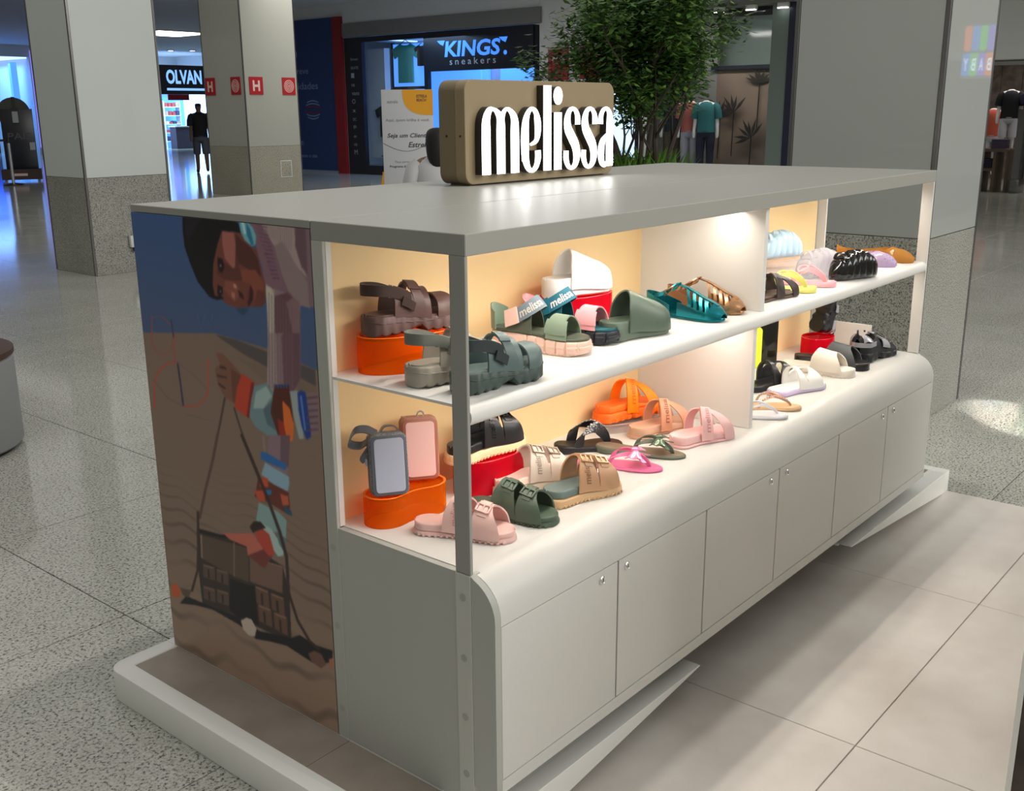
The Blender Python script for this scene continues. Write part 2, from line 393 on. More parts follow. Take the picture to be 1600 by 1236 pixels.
# front kerb tapers up to a point on both sides of an open gap
mk('kerb_wedge', B(po).prism([(X0 + .055, FZ), (.0, FZ), (.85, -.004), (.85, 0), (X0 + .055, 0)], Y0, Y0 + .05, 'y'), m_kerb, Pf, bevel=.0015, seg=1)
mk('kerb_wedge', B(po).prism([(2.87, FZ), (2.87, 0), (1.89, 0), (1.89, -.004)], Y0, Y0 + .05, 'y'), m_kerb, Pf, bevel=.0015, seg=1)
mk('kerb_strip', B(po).box(X0 + .055, .85, Y0 + .05, .1, -.012, -.0005), m_kerb, Pf)
mk('kerb_strip', B(po).box(1.89, 2.87, Y0 + .05, .0, -.012, -.0005), m_kerb, Pf)
mk('plinth', B(po).box(.3, 2.5, .2, Y1 - .06, FZ, -.012), m_gap, Pf)
for y0, y1 in ((Y0 + .052, .41), (.412, Y1 - .056)):
    mk('inset_tile', B(po).box(X0 + .056, .001, y0, y1, -.014, -.003), m_inset, Pf, bevel=.0008, seg=1)
mk('inset_tile', B(po).box(2.62, 2.869, .001, Y1 - .056, -.014, -.003), m_inset, Pf, bevel=.0008, seg=1)
mk('deck', B(po).box(.002, 2.61, .05, Y1 - .056, -.012, -.001), m_kerb, Pf)

# ------------------------------------------------------------------ illuminated sign on the top
m_bronze = bumpy(mat('bronze_lacquer', (.28, .215, .125), .38), 200, .04, .0005)
m_bronze2 = mat('bronze_return', (.20, .155, .09), .4)
m_letter = mat('letter_face_light', (1, 1, 1), .4, emit=(1, .985, .96), estr=3.2)
m_letter_side = mat('letter_return', (.02, .018, .015), .4)
so = (1.36, .926, H_)
Sg = thing('illuminated_sign', 'rounded bronze box sign with seven tall glowing white letters', 'sign', so)
SX0, SX1, SZ0, SZ1 = .965, 1.757, H_ + .004, 1.567
mk('sign_body', B(so).prism(rrect(SX0, SX1, SZ0, SZ1, .036), .915, .982, 'y'), m_bronze2, Sg, bevel=.0015, seg=1)
mk('sign_face', B(so).prism(rrect(SX0, SX1, SZ0, SZ1, .036), .873, .9145, 'y'), m_bronze, Sg, bevel=.0015, seg=1)
for y in (.893, .95):
    mk('side_screw', B(so).lathe([(.0035, 0), (.0035, .0012), (.0002, .0012)], 12, M=frame_matrix((SX0, y, 1.40), (0, -1, 0), (0, 0, 1))), m_black, Sg)
for x in (1.02, 1.70):
    mk('foot_bracket', B(so).box(x - .02, x + .02, .89, .97, H_, H_ + .005), m_bronze2, Sg)
# letters from brush strokes: (x, y, width) in letter units
XH = .2
GL = {
 'm': (0, .182, [[(.022, -.0, .044), (.022, .12, .044), (.024, .165, .038), (.038, .192, .024), (.058, .196, .012), (.076, .186, .022), (.0905, .165, .038), (.092, .12, .044), (.092, 0, .044)], [(.092, .15, .03), (.105, .185, .018), (.122, .197, .012), (.142, .188, .02), (.158, .165, .036), (.160, .12, .044), (.160, 0, .044)]]),
 'e': (.188, .108, [[(.024, .035, .036), (.022, .1, .042), (.026, .155, .034), (.040, .186, .02), (.058, .197, .014), (.078, .186, .022), (.088, .155, .034), (.088, .12, .03), (.078, .096, .018), (.05, .085, .008)], [(.022, .1, .042), (.024, .05, .038), (.036, .016, .026), (.056, .003, .016), (.078, .014, .022), (.089, .04, .03), (.089, .066, .03)]]),
 'l': (.304, .05, [[(.023, 0, .044), (.023, .27, .044)]]),
 'i': (.362, .05, [[(.022, 0, .044), (.022, .185, .044)]]),
 's': (.416, .096, [[(.078, .145, .03), (.077, .17, .028), (.066, .19, .018), (.048, .197, .014), (.030, .188, .022), (.020, .162, .036), (.024, .132, .042), (.045, .104, .044), (.066, .076, .044), (.074, .044, .04), (.066, .016, .028), (.046, .002, .014), (.026, .010, .02), (.014, .034, .028), (.014, .06, .028)]]),
 'a': (.614, .09, [[(.014, .145, .03), (.016, .17, .026), (.028, .19, .018), (.048, .197, .014), (.064, .186, .024), (.071, .16, .04), (.071, .11, .044), (.071, 0, .044)], [(.066, .112, .014), (.045, .1, .02), (.026, .08, .034), (.019, .05, .04), (.024, .018, .032), (.040, .003, .016), (.056, .014, .014), (.064, .04, .016)]]),
}
def stroke2d(b, pts, y0, y1, ox, oz, k=1.):
    P = smooth_path(pts, 5); n = len(P); lef, rig = [], []
    for i, p in enumerate(P):
        d = P[min(i + 1, n - 1)][:2] - P[max(i - 1, 0)][:2]; d = d / (np.linalg.norm(d) + 1e-9); nn = np.array((-d[1], d[0])); w = max(p[2], .006) / 2 * k
        lef.append(p[:2] + nn * w); rig.append(p[:2] - nn * w)
    for i in range(n - 1):
        q = [lef[i], lef[i + 1], rig[i + 1], rig[i]]
        b.prism([(ox + a[0], oz + a[1]) for a in q], y0, y1, 'y')
def letter(ch, ox):
    x, w, strokes = GL[ch]
    if ch == 's' and ox is not None: x = ox
    bb, bf = B(so), B(so)
    for st in strokes:
        stroke2d(bb, st, .846, .8725, 1.007 + x, 1.283, .90); stroke2d(bf, st, .842, .8458, 1.007 + x, 1.283, .84)
    if ch == 'i':
        for b, y0, y1, r in ((bb, .846, .8725, .0255), (bf, .842, .8458, .0245)):
            b.prism([(1.007 + x + .022 + r * .9 * math.cos(a), 1.283 + .238 + r * 1.15 * math.sin(a)) for a in [2 * math.pi * k / 28 for k in range(28)]], y0, y1, 'y')
    l = mk('letter', bb, m_letter_side, Sg, recalc=False)
    mk('letter_face', bf, m_letter, l, recalc=False)
for ch, ox in (('m', None), ('e', None), ('l', None), ('i', None), ('s', .416), ('s', .516), ('a', None)): letter(ch, ox)
# ------------------------------------------------------------------ shoe building kit
def S(r, g, b):
    return tuple((c / 255 / 12.92) if c / 255 <= .04045 else ((c / 255 + .055) / 1.055) ** 2.4 for c in (r, g, b))
def fn_of(v):
    if callable(v): return v
    if isinstance(v, (list, tuple)): 
        ks = np.linspace(0, 1, len(v)); return lambda u: float(np.interp(u, ks, v))
    return lambda u: v
def sstep(u): return u * u * (3 - 2 * u)
def rubber(name, c, rough=.45, **k): return mat('rubber_' + name, S(*c), rough, **k)

class Shoe:
    def __init__(s, name, label, pos, ang, L=.24, W=.088, flip=1, cat='sandal', toe=2.3, group=None, heel=.76, waist=.74, pitch=0, rollx=0):
        s.r = thing(name, label, cat, pos, math.radians(ang), group)
        if pitch or rollx: s.r.rotation_euler = (math.radians(rollx), math.radians(-pitch), math.radians(ang))
        s.L, s.W, s.flip, s.toe, s.heel, s.waist = L, W, flip, toe, heel, waist
        s.zt = lambda t: .02
    def hw(s, t):
        t = min(max(t, 0), 1)
        b = float(np.interp(t, [0, .15, .3, .45, .6, .72, .85, 1], [s.heel, s.heel * 1.03, s.waist * 1.02, s.waist * 1.04, .93, 1., .98, .86]))
        if t < .14: b *= math.sqrt(max(0, 1 - (1 - t / .14) ** 2))
        if t > .78: b *= max(0, 1 - ((t - .78) / .22) ** s.toe) ** (1 / s.toe)
        return b * s.W / 2
    def cy(s, t): return s.flip * s.W * .07 * math.sin(math.pi * min(max((t - .15) / .85, 0), 1)) - s.flip * .02 * s.W
    def slab(s, name, m, zb, zt, over=0., e=.003, n=34, dip=0., wmod=None, parent=None, t0=0., t1=1., uni=False, setz=True, ang=40):
        zb, zt = fn_of(zb), fn_of(zt); rings = []
        if setz: s.zt = zt
        for k in range(n + 1):
            q = k / n
            t = q if uni else .5 - .5 * math.cos(math.pi * q)
            t = t0 + (t1 - t0) * min(max(t, .0025), .9975)
            x = -over + t * (s.L + 2 * over); w = s.hw(t) + over * min(1, 12 * min(t, 1 - t) + .25); c = s.cy(t)
            if wmod: w += wmod(t) * min(1, 10 * min(t, 1 - t))
            a, b_ = zb(t), zt(t); ee = min(e, w * .6, (b_ - a) * .4)
            rings.append([(x, c - w + ee, a), (x, c - w, a + ee), (x, c - w, b_ - ee), (x, c - w + ee * .6, b_ - ee * .25), (x, c - w + ee * 1.6, b_), (x, c - w * .45, b_ - dip * .8), (x, c, b_ - dip),
                          (x, c + w * .45, b_ - dip * .8), (x, c + w - ee * 1.6, b_), (x, c + w - ee * .6, b_ - ee * .25), (x, c + w, b_ - ee), (x, c + w, a + ee), (x, c + w - ee, a)])
        return mk(name, B().loft(rings), m, parent or s.r, ang=ang)
    def P(s, t, u, h, pw=.75, sink=.006, over=.001, zz=None):
        tc = min(max(t, .02), .985); w = s.hw(tc) + over; h = fn_of(h)(t); sn = max(0., math.sin(math.pi * u))
        z0 = s.zt(tc) - sink
        return Vector((t * s.L, s.cy(tc) - w * math.cos(math.pi * u), z0 + (h + sink) * sn ** pw))
    def sf(s, ta, tb, h, u0=0., u1=1., lift=0., **k):
        ta, tb = fn_of(ta), fn_of(tb)
        def f(a, v):
            u = u0 + (u1 - u0) * a; t = ta(u) * (1 - v) + tb(u) * v
            p = s.P(t, u, h, **k)
            if lift:
                e = .01
                d1 = s.P(t, min(u + e, 1), h, **k) - s.P(t, max(u - e, 0), h, **k); d2 = s.P(t + e, u, h, **k) - s.P(t - e, u, h, **k)
                n = d2.cross(d1); n = n.normalized() if n.length > 0 else Vector((0, 0, 1))
                if n.z < 0 and .1 < u < .9: n = -n
                p = p + n * lift
            return p
        return f
    def strap(s, name, m, ta, tb, h, th=.003, nu=26, nv=5, u0=0., u1=1., lift=0., parent=None, **k):
        f = s.sf(ta, tb, h, u0, u1, lift, **k)
        return mk(name, B().shell(f, nu, nv, -th), m, parent or s.r, ang=50)
    def frame(s, t, u, h, **k):
        e = .012; p = s.P(t, u, h, **k)
        du = (s.P(t, min(u + e, 1), h, **k) - s.P(t, max(u - e, 0), h, **k)).normalized(); dt = (s.P(t + e, u, h, **k) - s.P(t - e, u, h, **k)).normalized()
        n = dt.cross(du).normalized()
        if n.dot(p - Vector((t * s.L, s.cy(t), s.zt(t)))) < 0: n = -n
        dt = (dt - n * dt.dot(n)).normalized(); du = n.cross(dt)
        return Matrix(((dt.x, du.x, n.x, p.x), (dt.y, du.y, n.y, p.y), (dt.z, du.z, n.z, p.z), (0, 0, 0, 1)))
    def plate(s, name, m, t, u, lt, lu, th, h, lift=.003, parent=None, bevel=.001, **k):
        M = s.frame(t, u, h, **k); b = B().box(-lt / 2, lt / 2, -lu / 2, lu / 2, lift, lift + th, M)
        return mk(name, b, m, parent or s.r, bevel=bevel)
    def buckle(s, m, t, u, lt, lu, h, lift=.003, parent=None, pin=True, bar=.003, th=.0035, **k):
        M = s.frame(t, u, h, **k); b = B(); a, c = lt / 2, lu / 2
        b.box(-a, a, -c, -c + bar, lift, lift + th, M).box(-a, a, c - bar, c, lift, lift + th, M).box(-a, -a + bar, -c, c, lift, lift + th, M).box(a - bar, a, -c, c, lift, lift + th, M)
        if pin: b.box(-bar * .4, bar * .4, -c, c, lift + th * .3, lift + th, M)
        return mk('buckle', b, m, parent or s.r, bevel=.0006, seg=1)
    def letters(s, txt, m, f, u0, u1, v0, v1, name='lettering', parent=None, swap=False, bold=.01):
        vs, fs = text_mesh(txt, 1., bold=bold, res=2)
        x0 = min(v.x for v in vs); x1 = max(v.x for v in vs); y0 = min(v.y for v in vs); y1 = max(v.y for v in vs)
        out = []
        for v in vs:
            a, b_ = (v.x - x0) / (x1 - x0), (v.y - y0) / (y1 - y0)
            out.append(f(u0 + (u1 - u0) * a, v0 + (v1 - v0) * b_) if not swap else f(u0 + (u1 - u0) * b_, v0 + (v1 - v0) * a))
        return mk(name, B().add(out, fs), m, parent or s.r, recalc=False)
    def band(s, name, m, pts, half, th=.003, parent=None, dirs=None, n=5, nv=3):
        """ribbon along pts; half width along dirs (default up)"""
        P = smooth_path(pts, n); D = smooth_path(dirs, n) if dirs else None; Hf = fn_of(half); N_ = len(P) - 1
        def f(u, v):
            i = min(int(round(u * N_)), N_); p = Vector(P[i]); d = Vector(D[i]).normalized() if D else Vector((0, 0, 1))
            return p + d * (2 * v - 1) * Hf(u)
        o = mk(name, B().shell(f, N_, nv, th), m, parent or s.r, ang=50); o_f = f
        def fc(u, v):
            x = min(max(u, 0), 1) * N_; i = min(int(x), N_ - 1); q = x - i
            return f(i / N_, v) * (1 - q) + f((i + 1) / N_, v) * q
        def fl(u, v, lift=.0012):
            e = .02; a = fc(min(u + e, 1), v) - fc(max(u - e, 0), v); b_ = fc(u, 1) - fc(u, 0); n_ = a.cross(b_).normalized()
            return fc(u, v) + n_ * (th + lift if th > 0 else lift)
        s.last = fl; s.lastc = fc
        return o
    def heelband(s, name, m, t1, z1, zh, half, th=.003, back=-.012, parent=None, out=.002, rise=None):
        w = s.hw(t1) + out; wh = s.hw(.12) + out; L = s.L
        zm = (z1 + zh) / 2 if rise is None else rise
        pts = [(t1 * L, s.cy(t1) - w, z1), (t1 * .55 * L, s.cy(.2) - (w + wh) / 2, zm), (.07 * L, s.cy(.1) - wh * .86, zh), (back * L - .004, 0, zh), (.07 * L, s.cy(.1) + wh * .86, zh), (t1 * .55 * L, s.cy(.2) + (w + wh) / 2, zm), (t1 * L, s.cy(t1) + w, z1)]
        return s.band(name, m, pts, half, th, parent)
    def tube(s, name, m, pts, r, parent=None, n=8, k=5):
        return mk(name, B().tube([tuple(p) for p in smooth_path(pts, k)], r, n), m, parent or s.r)

def acrylic(name, c, mixf=.45, tc=None):
    m = mat('acrylic_' + name, c, .12); nt, N, p = nodes(m); out = nt.nodes['Material Output']
    tr = N('ShaderNodeBsdfTransparent'); tr.inputs[0].default_value = (*(tc or c), 1)
    tl = N('ShaderNodeBsdfTranslucent'); tl.inputs[0].default_value = (*c, 1)
    ad = N('ShaderNodeMixShader', Fac=.5); mx = N('ShaderNodeMixShader', Fac=mixf)
    p.inputs['Specular IOR Level'].default_value = .6; p.inputs['Roughness'].default_value = .08
    nt.links.new(p.outputs[0], ad.inputs[1]); nt.links.new(tl.outputs[0], ad.inputs[2])
    nt.links.new(tr.outputs[0], mx.inputs[1]); nt.links.new(ad.outputs[0], mx.inputs[2]); nt.links.new(mx.outputs[0], out.inputs['Surface'])
    return m
m_orange = acrylic('orange', (1.0, .38, .015), .26, (1, .55, .08))
m_orange_rim = mat('acrylic_orange_rim', (1., .2, .01), .2)
m_red = acrylic('red', (.9, .02, .075), .34, (.97, .12, .2))
m_red_rim = mat('acrylic_red_rim', (.6, .004, .03), .15)
m_clear = acrylic('clear', (.97, .93, .92), .16)
m_clear_rim = acrylic('clear_rim', (.97, .88, .86), .45)
def riser(label, pos, ang, rx, ry, h, m, mr, pw=2.2, waist=0., group=None):
    t = thing('display_riser', label, 'display riser', pos, math.radians(ang), group)
    n = 48
    def ring(k, z, d=0):
        out = []
        for i in range(n):
            a = 2 * math.pi * i / n; c, s_ = math.cos(a), math.sin(a)
            x = rx * math.copysign(abs(c) ** (2 / pw), c); y = ry * math.copysign(abs(s_) ** (2 / pw), s_) * (1 - waist * math.cos(math.pi * x / rx / 2) ** 4)
            q = 1 - d / min(rx, ry); out.append((x * q * k, y * q * k, z))
        return out
    mk('wall', B().loft([ring(1, 0), ring(1, h), ring(1, h, .003), ring(1, 0, .003), ring(1, 0)], cap=False), m, t)
    mk('top_plate', B().loft([ring(1, h - .008, .0032), ring(1, h - .0045, .0032)]), m, t)
    mk('rim', B().loft([ring(1, h, -.0005), ring(1, h + .0012, 0), ring(1, h + .0012, .003), ring(1, h, .0035), ring(1, h, -.0005)], cap=False), mr, t)
    return t

# ------------------------------------------------------------------ models
def zig(n, a=0., d=.004): # treads along the bottom edge
    return lambda t: a + (d if (t * n) % 1 > .5 else 0)
def buckle_slide(label, pos, ang, ms, mf, mst, mb, L=.225, W=.088, sole=.022, bed=.02, h=.062, teeth=18, opening=.36, txt=True, over=.005, flip=1, thick=.004, tags=True):
    s = Shoe('buckle_slide', label, pos, ang, L, W, flip, 'slide')
    s.slab('sole', ms, lambda t: .0, lambda t: sole + .010 * math.exp(-((t - 0) / .5) ** 2) * 0, over, .004, 30, setz=False)
    if teeth:
        s.slab('tread', ms, .0005, .007, over + .001, .001, teeth * 4, uni=True, setz=False, wmod=lambda t: .0016 if (t * teeth) % 1 > .45 else -.004)
    zf = lambda t: sole + bed * (1 - .35 * sstep(min(max((t - .3) / .5, 0), 1)))
    s.slab('footbed', mf, sole - .001, zf, 0, .003, 30, dip=.004)
    hh = lambda t: h * (1.12 - .75 * max(0, t - .4))
    a1 = [opening - .02, opening + .0, opening + .05, opening + .07, opening + .05, opening, opening - .02]
    b1 = [.62, .59, .555, .545, .555, .59, .62]; a2 = [.615, .62, .642, .65, .642, .62, .615]; b2 = [.90, .87, .81, .78, .81, .87, .90]
    sk = dict(sink=bed * .8, over=.0025)
    st1 = s.strap('strap', mst, a1, b1, hh, thick, **sk); st2 = s.strap('strap', mst, a2, b2, hh, thick, **sk)
    s.strap('strap_band', mst, .455, .54, hh, .003, u0=.24, u1=.62, lift=.003, parent=st1, **sk); s.strap('strap_band', mst, .665, .755, hh, .003, u0=.24, u1=.62, lift=.003, parent=st2, **sk)
    for tt, st in ((.50, st1), (.71, st2)):
        s.buckle(mb, tt, .36, .034, .025, hh, lift=.0045, bar=.004, th=.0045, parent=st, **sk)
    if txt:
        f = s.sf([opening + .04] * 3, [opening + .155] * 3, hh, lift=.0049, **sk)
        s.letters('melissa', txt if txt is not True else mb, f, .05, .30, .9, .2, parent=st1)
    return s
def cross_slide(label, pos, ang, mb, mst, L=.225, W=.088, sole=.035, h=.058, chunky=False, mtxt=None, sole_m=None):
    s = Shoe('cross_strap_slide', label, pos, ang, L, W, 1, 'slide')
    zt = lambda t: sole * (1 - .25 * sstep(min(max((t - .25) / .6, 0), 1)))
    if chunky:
        s.slab('sole', sole_m or mb, lambda t: 0, lambda t: sole * .58, .006, .004, 64, uni=True, setz=False, wmod=lambda t: -.004 * (1 if t > .38 and (t * 11) % 1 > .72 else 0))
        s.slab('tread', sole_m or mb, 0, sole * .25, .007, .002, 66, uni=True, setz=False, wmod=lambda t: .001 if (t * 9) % 1 > .4 else -.006)
        s.slab('footbed', mb, sole * .57, zt, 0, .003, 30, dip=.004)
    else:
        s.slab('sole', sole_m or mb, 0, lambda t: .009, .003, .003, 30, setz=False); s.slab('footbed', mb, .0085, zt, 0, .003, 30, dip=.004)
    hh = lambda t: h * (1.15 - .6 * max(0, t - .4)); sk = dict(sink=sole * .55, over=.002)
    st = s.strap('strap', mst, [.74, .68, .58, .47, .40, .37, .36], [.93, .86, .75, .63, .56, .54, .54], hh, .0035, **sk)
    st2 = s.strap('strap', mst, [.36, .37, .40, .47, .58, .68, .74], [.54, .54, .56, .63, .75, .86, .93], hh, .0035, lift=.0035, **sk)
    f = s.sf([.36, .37, .40, .47, .58, .68, .74], [.54, .54, .56, .63, .75, .86, .93], hh, lift=.0078, **sk)
    s.letters('melissa', mtxt or mst, f, .06, .44, .78, .3, parent=st2)
    return s
def platform_slide(label, pos, ang, m, L=.22, W=.09, sole=.052, h=.062, mi=None):
    s = Shoe('platform_slide', label, pos, ang, L, W, 1, 'slide', toe=3.)
    zt = lambda t: sole * (1 - .18 * sstep(min(max((t - .3) / .6, 0), 1)))
    s.slab('sole', m, 0, zt, .0, .004, 30, dip=.004)
    hh = lambda t: h * (1.1 - 1.15 * max(0, t - .42))
    st = s.strap('strap', m, [.28, .30, .36, .40, .36, .30, .28], [1.0, .985, .87, .79, .87, .985, 1.0], hh, .004, nu=30, nv=10, sink=sole * .6, over=.0018, pw=.7)
    for u in (.2, .245): s.plate('rivet', mi or m_chrome, .60, u, .004, .004, .0015, hh, .0005, parent=st, bevel=.0006, sink=sole * .7, over=.0018)
    return s
def platform_sandal(label, pos, ang, m, mst, mdark, L=.225, W=.09, flip=1):
    s = Shoe('platform_sandal', label, pos, ang, L, W, flip, 'sandal')
    zt = lambda t: .047 - .010 * sstep(min(max((t - .25) / .45, 0), 1)) + .006 * max(0, t - .8) / .2
    def zb(t):
        base = .0 if t < .46 or t > .6 else .0
        arch = .012 * max(0, 1 - ((t - .52) / .09) ** 2) + .012 * max(0, (t - .86) / .14) ** 1.5
        sc = .0045 * abs(math.sin(math.pi * t * 9)) ** .5
        return arch + .0048 - sc
    s.slab('sole', m, zb, zt, .004, .005, 72, uni=True, dip=.004, wmod=lambda t: .0012 * math.sin(t * 56.5))
    s.slab('rand_line', m, lambda t: zt(t) - .013 - .006 * math.sin(t * 5), lambda t: zt(t) - .010 - .006 * math.sin(t * 5), .0052, .001, 40, setz=False)
    s.slab('footbed', mst, lambda t: zt(t) - .003, lambda t: zt(t) + .0015, -.004, .002, 30, dip=.004, setz=False)
    hh = lambda t: .052 * (1.25 - .75 * max(0, t - .45)); sk = dict(sink=.006, over=.001)
    # broad toe strap, two instep straps meeting in a raised loop, heel strap with tab
    s.strap('toe_strap', mst, [.73, .75, .76, .75, .73], [.985, .95, .90, .95, .985], lambda t: .030 * (1.4 - .9 * max(0, t - .7)), .004, nu=26, nv=7, **sk)
    ins = s.strap('instep_strap', mst, [.50, .48, .46, .47, .50], [.62, .585, .55, .575, .62], lambda t: .066, .004, nu=28, **sk)
    s.strap('strap_tab', mst, .45, .57, lambda t: .066, .004, u0=.28, u1=.50, lift=.004, parent=ins, **sk)
    s.strap('vamp_strap', mst, [.60, .60, .62, .64, .66], [.66, .665, .69, .70, .72], lambda t: .056, .004, nu=22, u0=.0, u1=.52, **sk)
    s.strap('quarter', mst, [.25, .3, .36], [.55, .5, .46], lambda t: .060, .004, u0=0, u1=.22, nu=8, **sk)
    s.strap('quarter', mst, [.36, .3, .25], [.46, .5, .55], lambda t: .060, .004, u0=.78, u1=1, nu=8, **sk)
    hb = s.heelband('heel_strap', mdark, .46, .080, .104, .0125, .0045, back=.0, out=.002, rise=.098)
    s.last_hb = s.last
    # keeper loop and pull tab on the near side
    for u0, u1, mm, l in ((.02, .16, mst, .003), (.17, .20, m_chrome, .004)):
        f = s.last
        mk('keeper', B().shell(lambda a, v: f(u0 + (u1 - u0) * a, -.08 + 1.16 * v, l - .003), 4, 2, .0025), mm, hb)
    s.band('pull_tab', mdark, [(.34 * L, -s.hw(.4) - .004, .078), (.42 * L, -s.hw(.4) - .007, .068), (.47 * L, -s.hw(.45) - .006, .060)], .010, .003, dirs=[(.35, 0, 1)] * 3)
    return s
def sporty_sandal(label, pos, ang, m_sole, m_bed, m_up, m_web, m_tab, mtxt, L=.25, W=.088, flip=1, blocks=6):
    s = Shoe('webbing_sandal', label, pos, ang, L, W, flip, 'sandal')
    zt = lambda t: .052 - .010 * sstep(min(max((t - .2) / .6, 0), 1))
    s.slab('sole', m_sole, lambda t: .008 * max(0, (t - .8) / .2) ** 1.5, lambda t: zt(t) - .007, .005, .005, 80, uni=True, setz=False,
           wmod=lambda t: .0 if t < .4 else (-.003 if (t * blocks * 1.6) % 1 > .86 else .0015))
    s.slab('sole_rib', m_sole, lambda t: .016, lambda t: .024, .0075, .002, 80, uni=True, setz=False, t0=.35, t1=1., wmod=lambda t: .0 if (t * blocks * 1.6) % 1 < .8 else -.006)
    s.slab('tread', m_sole, lambda t: -.0 + .008 * max(0, (t - .8) / .2) ** 1.5, lambda t: .006 + .008 * max(0, (t - .8) / .2) ** 1.5, .005, .001, 90, uni=True, setz=False, wmod=lambda t: .0015 if (t * 28) % 1 > .5 else -.001)
    s.slab('footbed', m_bed, lambda t: zt(t) - .0075, zt, .001, .002, 30, dip=.003)
    sk = dict(sink=.005, over=.001)
    ts = s.strap('toe_strap', m_up, [.62, .63, .64, .63, .62], [.84, .81, .80, .81, .84], lambda t: .045, .0035, nu=26, **sk)
    s.strap('strap_overlap', m_up, [.61, .62, .63], [.85, .82, .81], lambda t: .045, .003, u0=.05, u1=.28, lift=.003, nu=10, parent=ts, **sk)
    s.strap('quarter', m_bed, [.20, .27, .34], [.46, .42, .40], lambda t: .055, .0035, u0=0, u1=.26, nu=8, **sk)
    s.strap('quarter', m_bed, [.34, .27, .20], [.40, .42, .46], lambda t: .055, .0035, u0=.74, u1=1, nu=8, **sk)
    # heel counter cup rising at the back
    def cup(u, v):
        a = math.pi * (.62 + .76 * u); w = s.hw(.16) * 1.03
        return Vector((.13 * L + .145 * L * math.cos(a) * (1 + .06 * v), w * math.sin(a) * 1.0, zt(0) - .004 + (.044 + .016 * math.sin(math.pi * u)) * v))
    mk('heel_cup', B().shell(cup, 16, 5, .0035), m_up, s.r, ang=50)
    w = s.hw(.4)
    wb = s.band('webbing_strap', m_web, [(.20 * L, -w - .008, .078), (.33 * L, -w * 1.15, .090), (.44 * L, -w * .75, .108), (.49 * L, 0, .119), (.46 * L, w * .75, .114), (.38 * L, w * 1.15, .100), (.28 * L, w + .006, .086)], .018, .003, dirs=[(-.15, .1, 1), (-.3, .25, .9), (-.55, .2, .8), (-.68, 0, .73), (-.55, -.2, .8), (-.3, -.25, .9), (-.15, -.1, 1)], n=6)
    f = s.last
    s.letters('melissa', mtxt, lambda u, v: f(u, v, .001), .19, .50, .2, .8, parent=wb, bold=.02)
    mk('strap_tab', B().shell(lambda a, v: f(-.0 + .17 * a, -.06 + 1.12 * v, .0012), 6, 2, .003), m_tab, wb)
    return s
def jelly(label, pos, ang, m, mi, mbk, L=.235, W=.08, flip=1):
    s = Shoe('jelly_sandal', label, pos, ang, L, W, flip, 'sandal', toe=2.1)
    zt = lambda t: .012
    s.slab('sole', m, lambda t: .003 * max(0, (t - .8) / .2), zt, .002, .003, 30, dip=.001)
    hh = lambda t: .052 * max(.12, min(1, 1.25 * (1.03 - t))) ** .75 * 1.25
    hh2 = lambda t: float(np.interp(t, [.35, .5, .62, .75, .88, .96, 1.02], [.078, .070, .058, .044, .034, .022, .006]))
    sk = dict(sink=.004, over=.002, pw=.62)
    s.strap('toe_cap', m, [.885, .87, .875, .87, .885], [1.002, 1.006, 1.008, 1.006, 1.002], hh2, .003, nu=26, nv=5, **sk)
    for k, (a, b_) in enumerate(((.80, .845), (.725, .765), (.645, .685), (.565, .605))):
        e = .05 + .012 * k
        s.strap('cage_strap', m, [a + .045, a + .03, a - e * .3, a - e, a - e * .3, a + .03, a + .045], [b_ + .055, b_ + .035, b_ - e * .3, b_ - e + .004, b_ - e * .3, b_ + .035, b_ + .055], hh2, .003, nu=30, nv=2, **sk)
    s.strap('spine_strap', m, .36, .92, hh2, .0035, u0=.44, u1=.56, nu=4, nv=16, lift=.0015, **sk)
    s.strap('rand', m, .45, 1.0, hh2, .003, u0=0., u1=.10, nu=4, nv=16, **sk); s.strap('rand', m, .45, 1.0, hh2, .003, u0=.9, u1=1., nu=4, nv=16, **sk)
    def cup(u, v):
        a = math.pi * (.5 + 1.0 * u); w = s.hw(.2) * 1.06; f = abs(2 * u - 1)
        return Vector((.36 * L + .375 * L * math.cos(a) * (1 + .02 * v), w * math.sin(a) + s.cy(.1), .006 + (.060 - .030 * f ** 2 * (v > 0)) * v))
    mk('heel_counter', B().shell(cup, 22, 5, .003), mi, s.r, ang=50)
    w = s.hw(.4)
    an = s.band('ankle_strap', m, [(.16 * L, -w * .98 - .004, .060), (.26 * L, -w - .006, .068), (.33 * L, -w * .7, .083), (.38 * L, -w * .2, .092), (.38 * L, w * .3, .092), (.30 * L, w * .95, .078), (.16 * L, w + .002, .062)], .0065, .003, dirs=[(.2, 0, 1), (.3, -.3, 1), (.5, -.6, .7), (.7, -.2, .6), (.7, .2, .6), (.4, .4, 1), (.2, 0, 1)])
    f = s.last
    b = B()
    for u0, u1, v0, v1 in ((.20, .36, -.35, -.05), (.20, .36, 1.05, 1.35), (.20, .23, -.35, 1.35), (.33, .36, -.35, 1.35)):
        b.shell(lambda a, v: f(u0 + (u1 - u0) * a, v0 + (v1 - v0) * v, .0005), 3, 2, .003)
    mk('buckle', b, mbk, an)
    return s
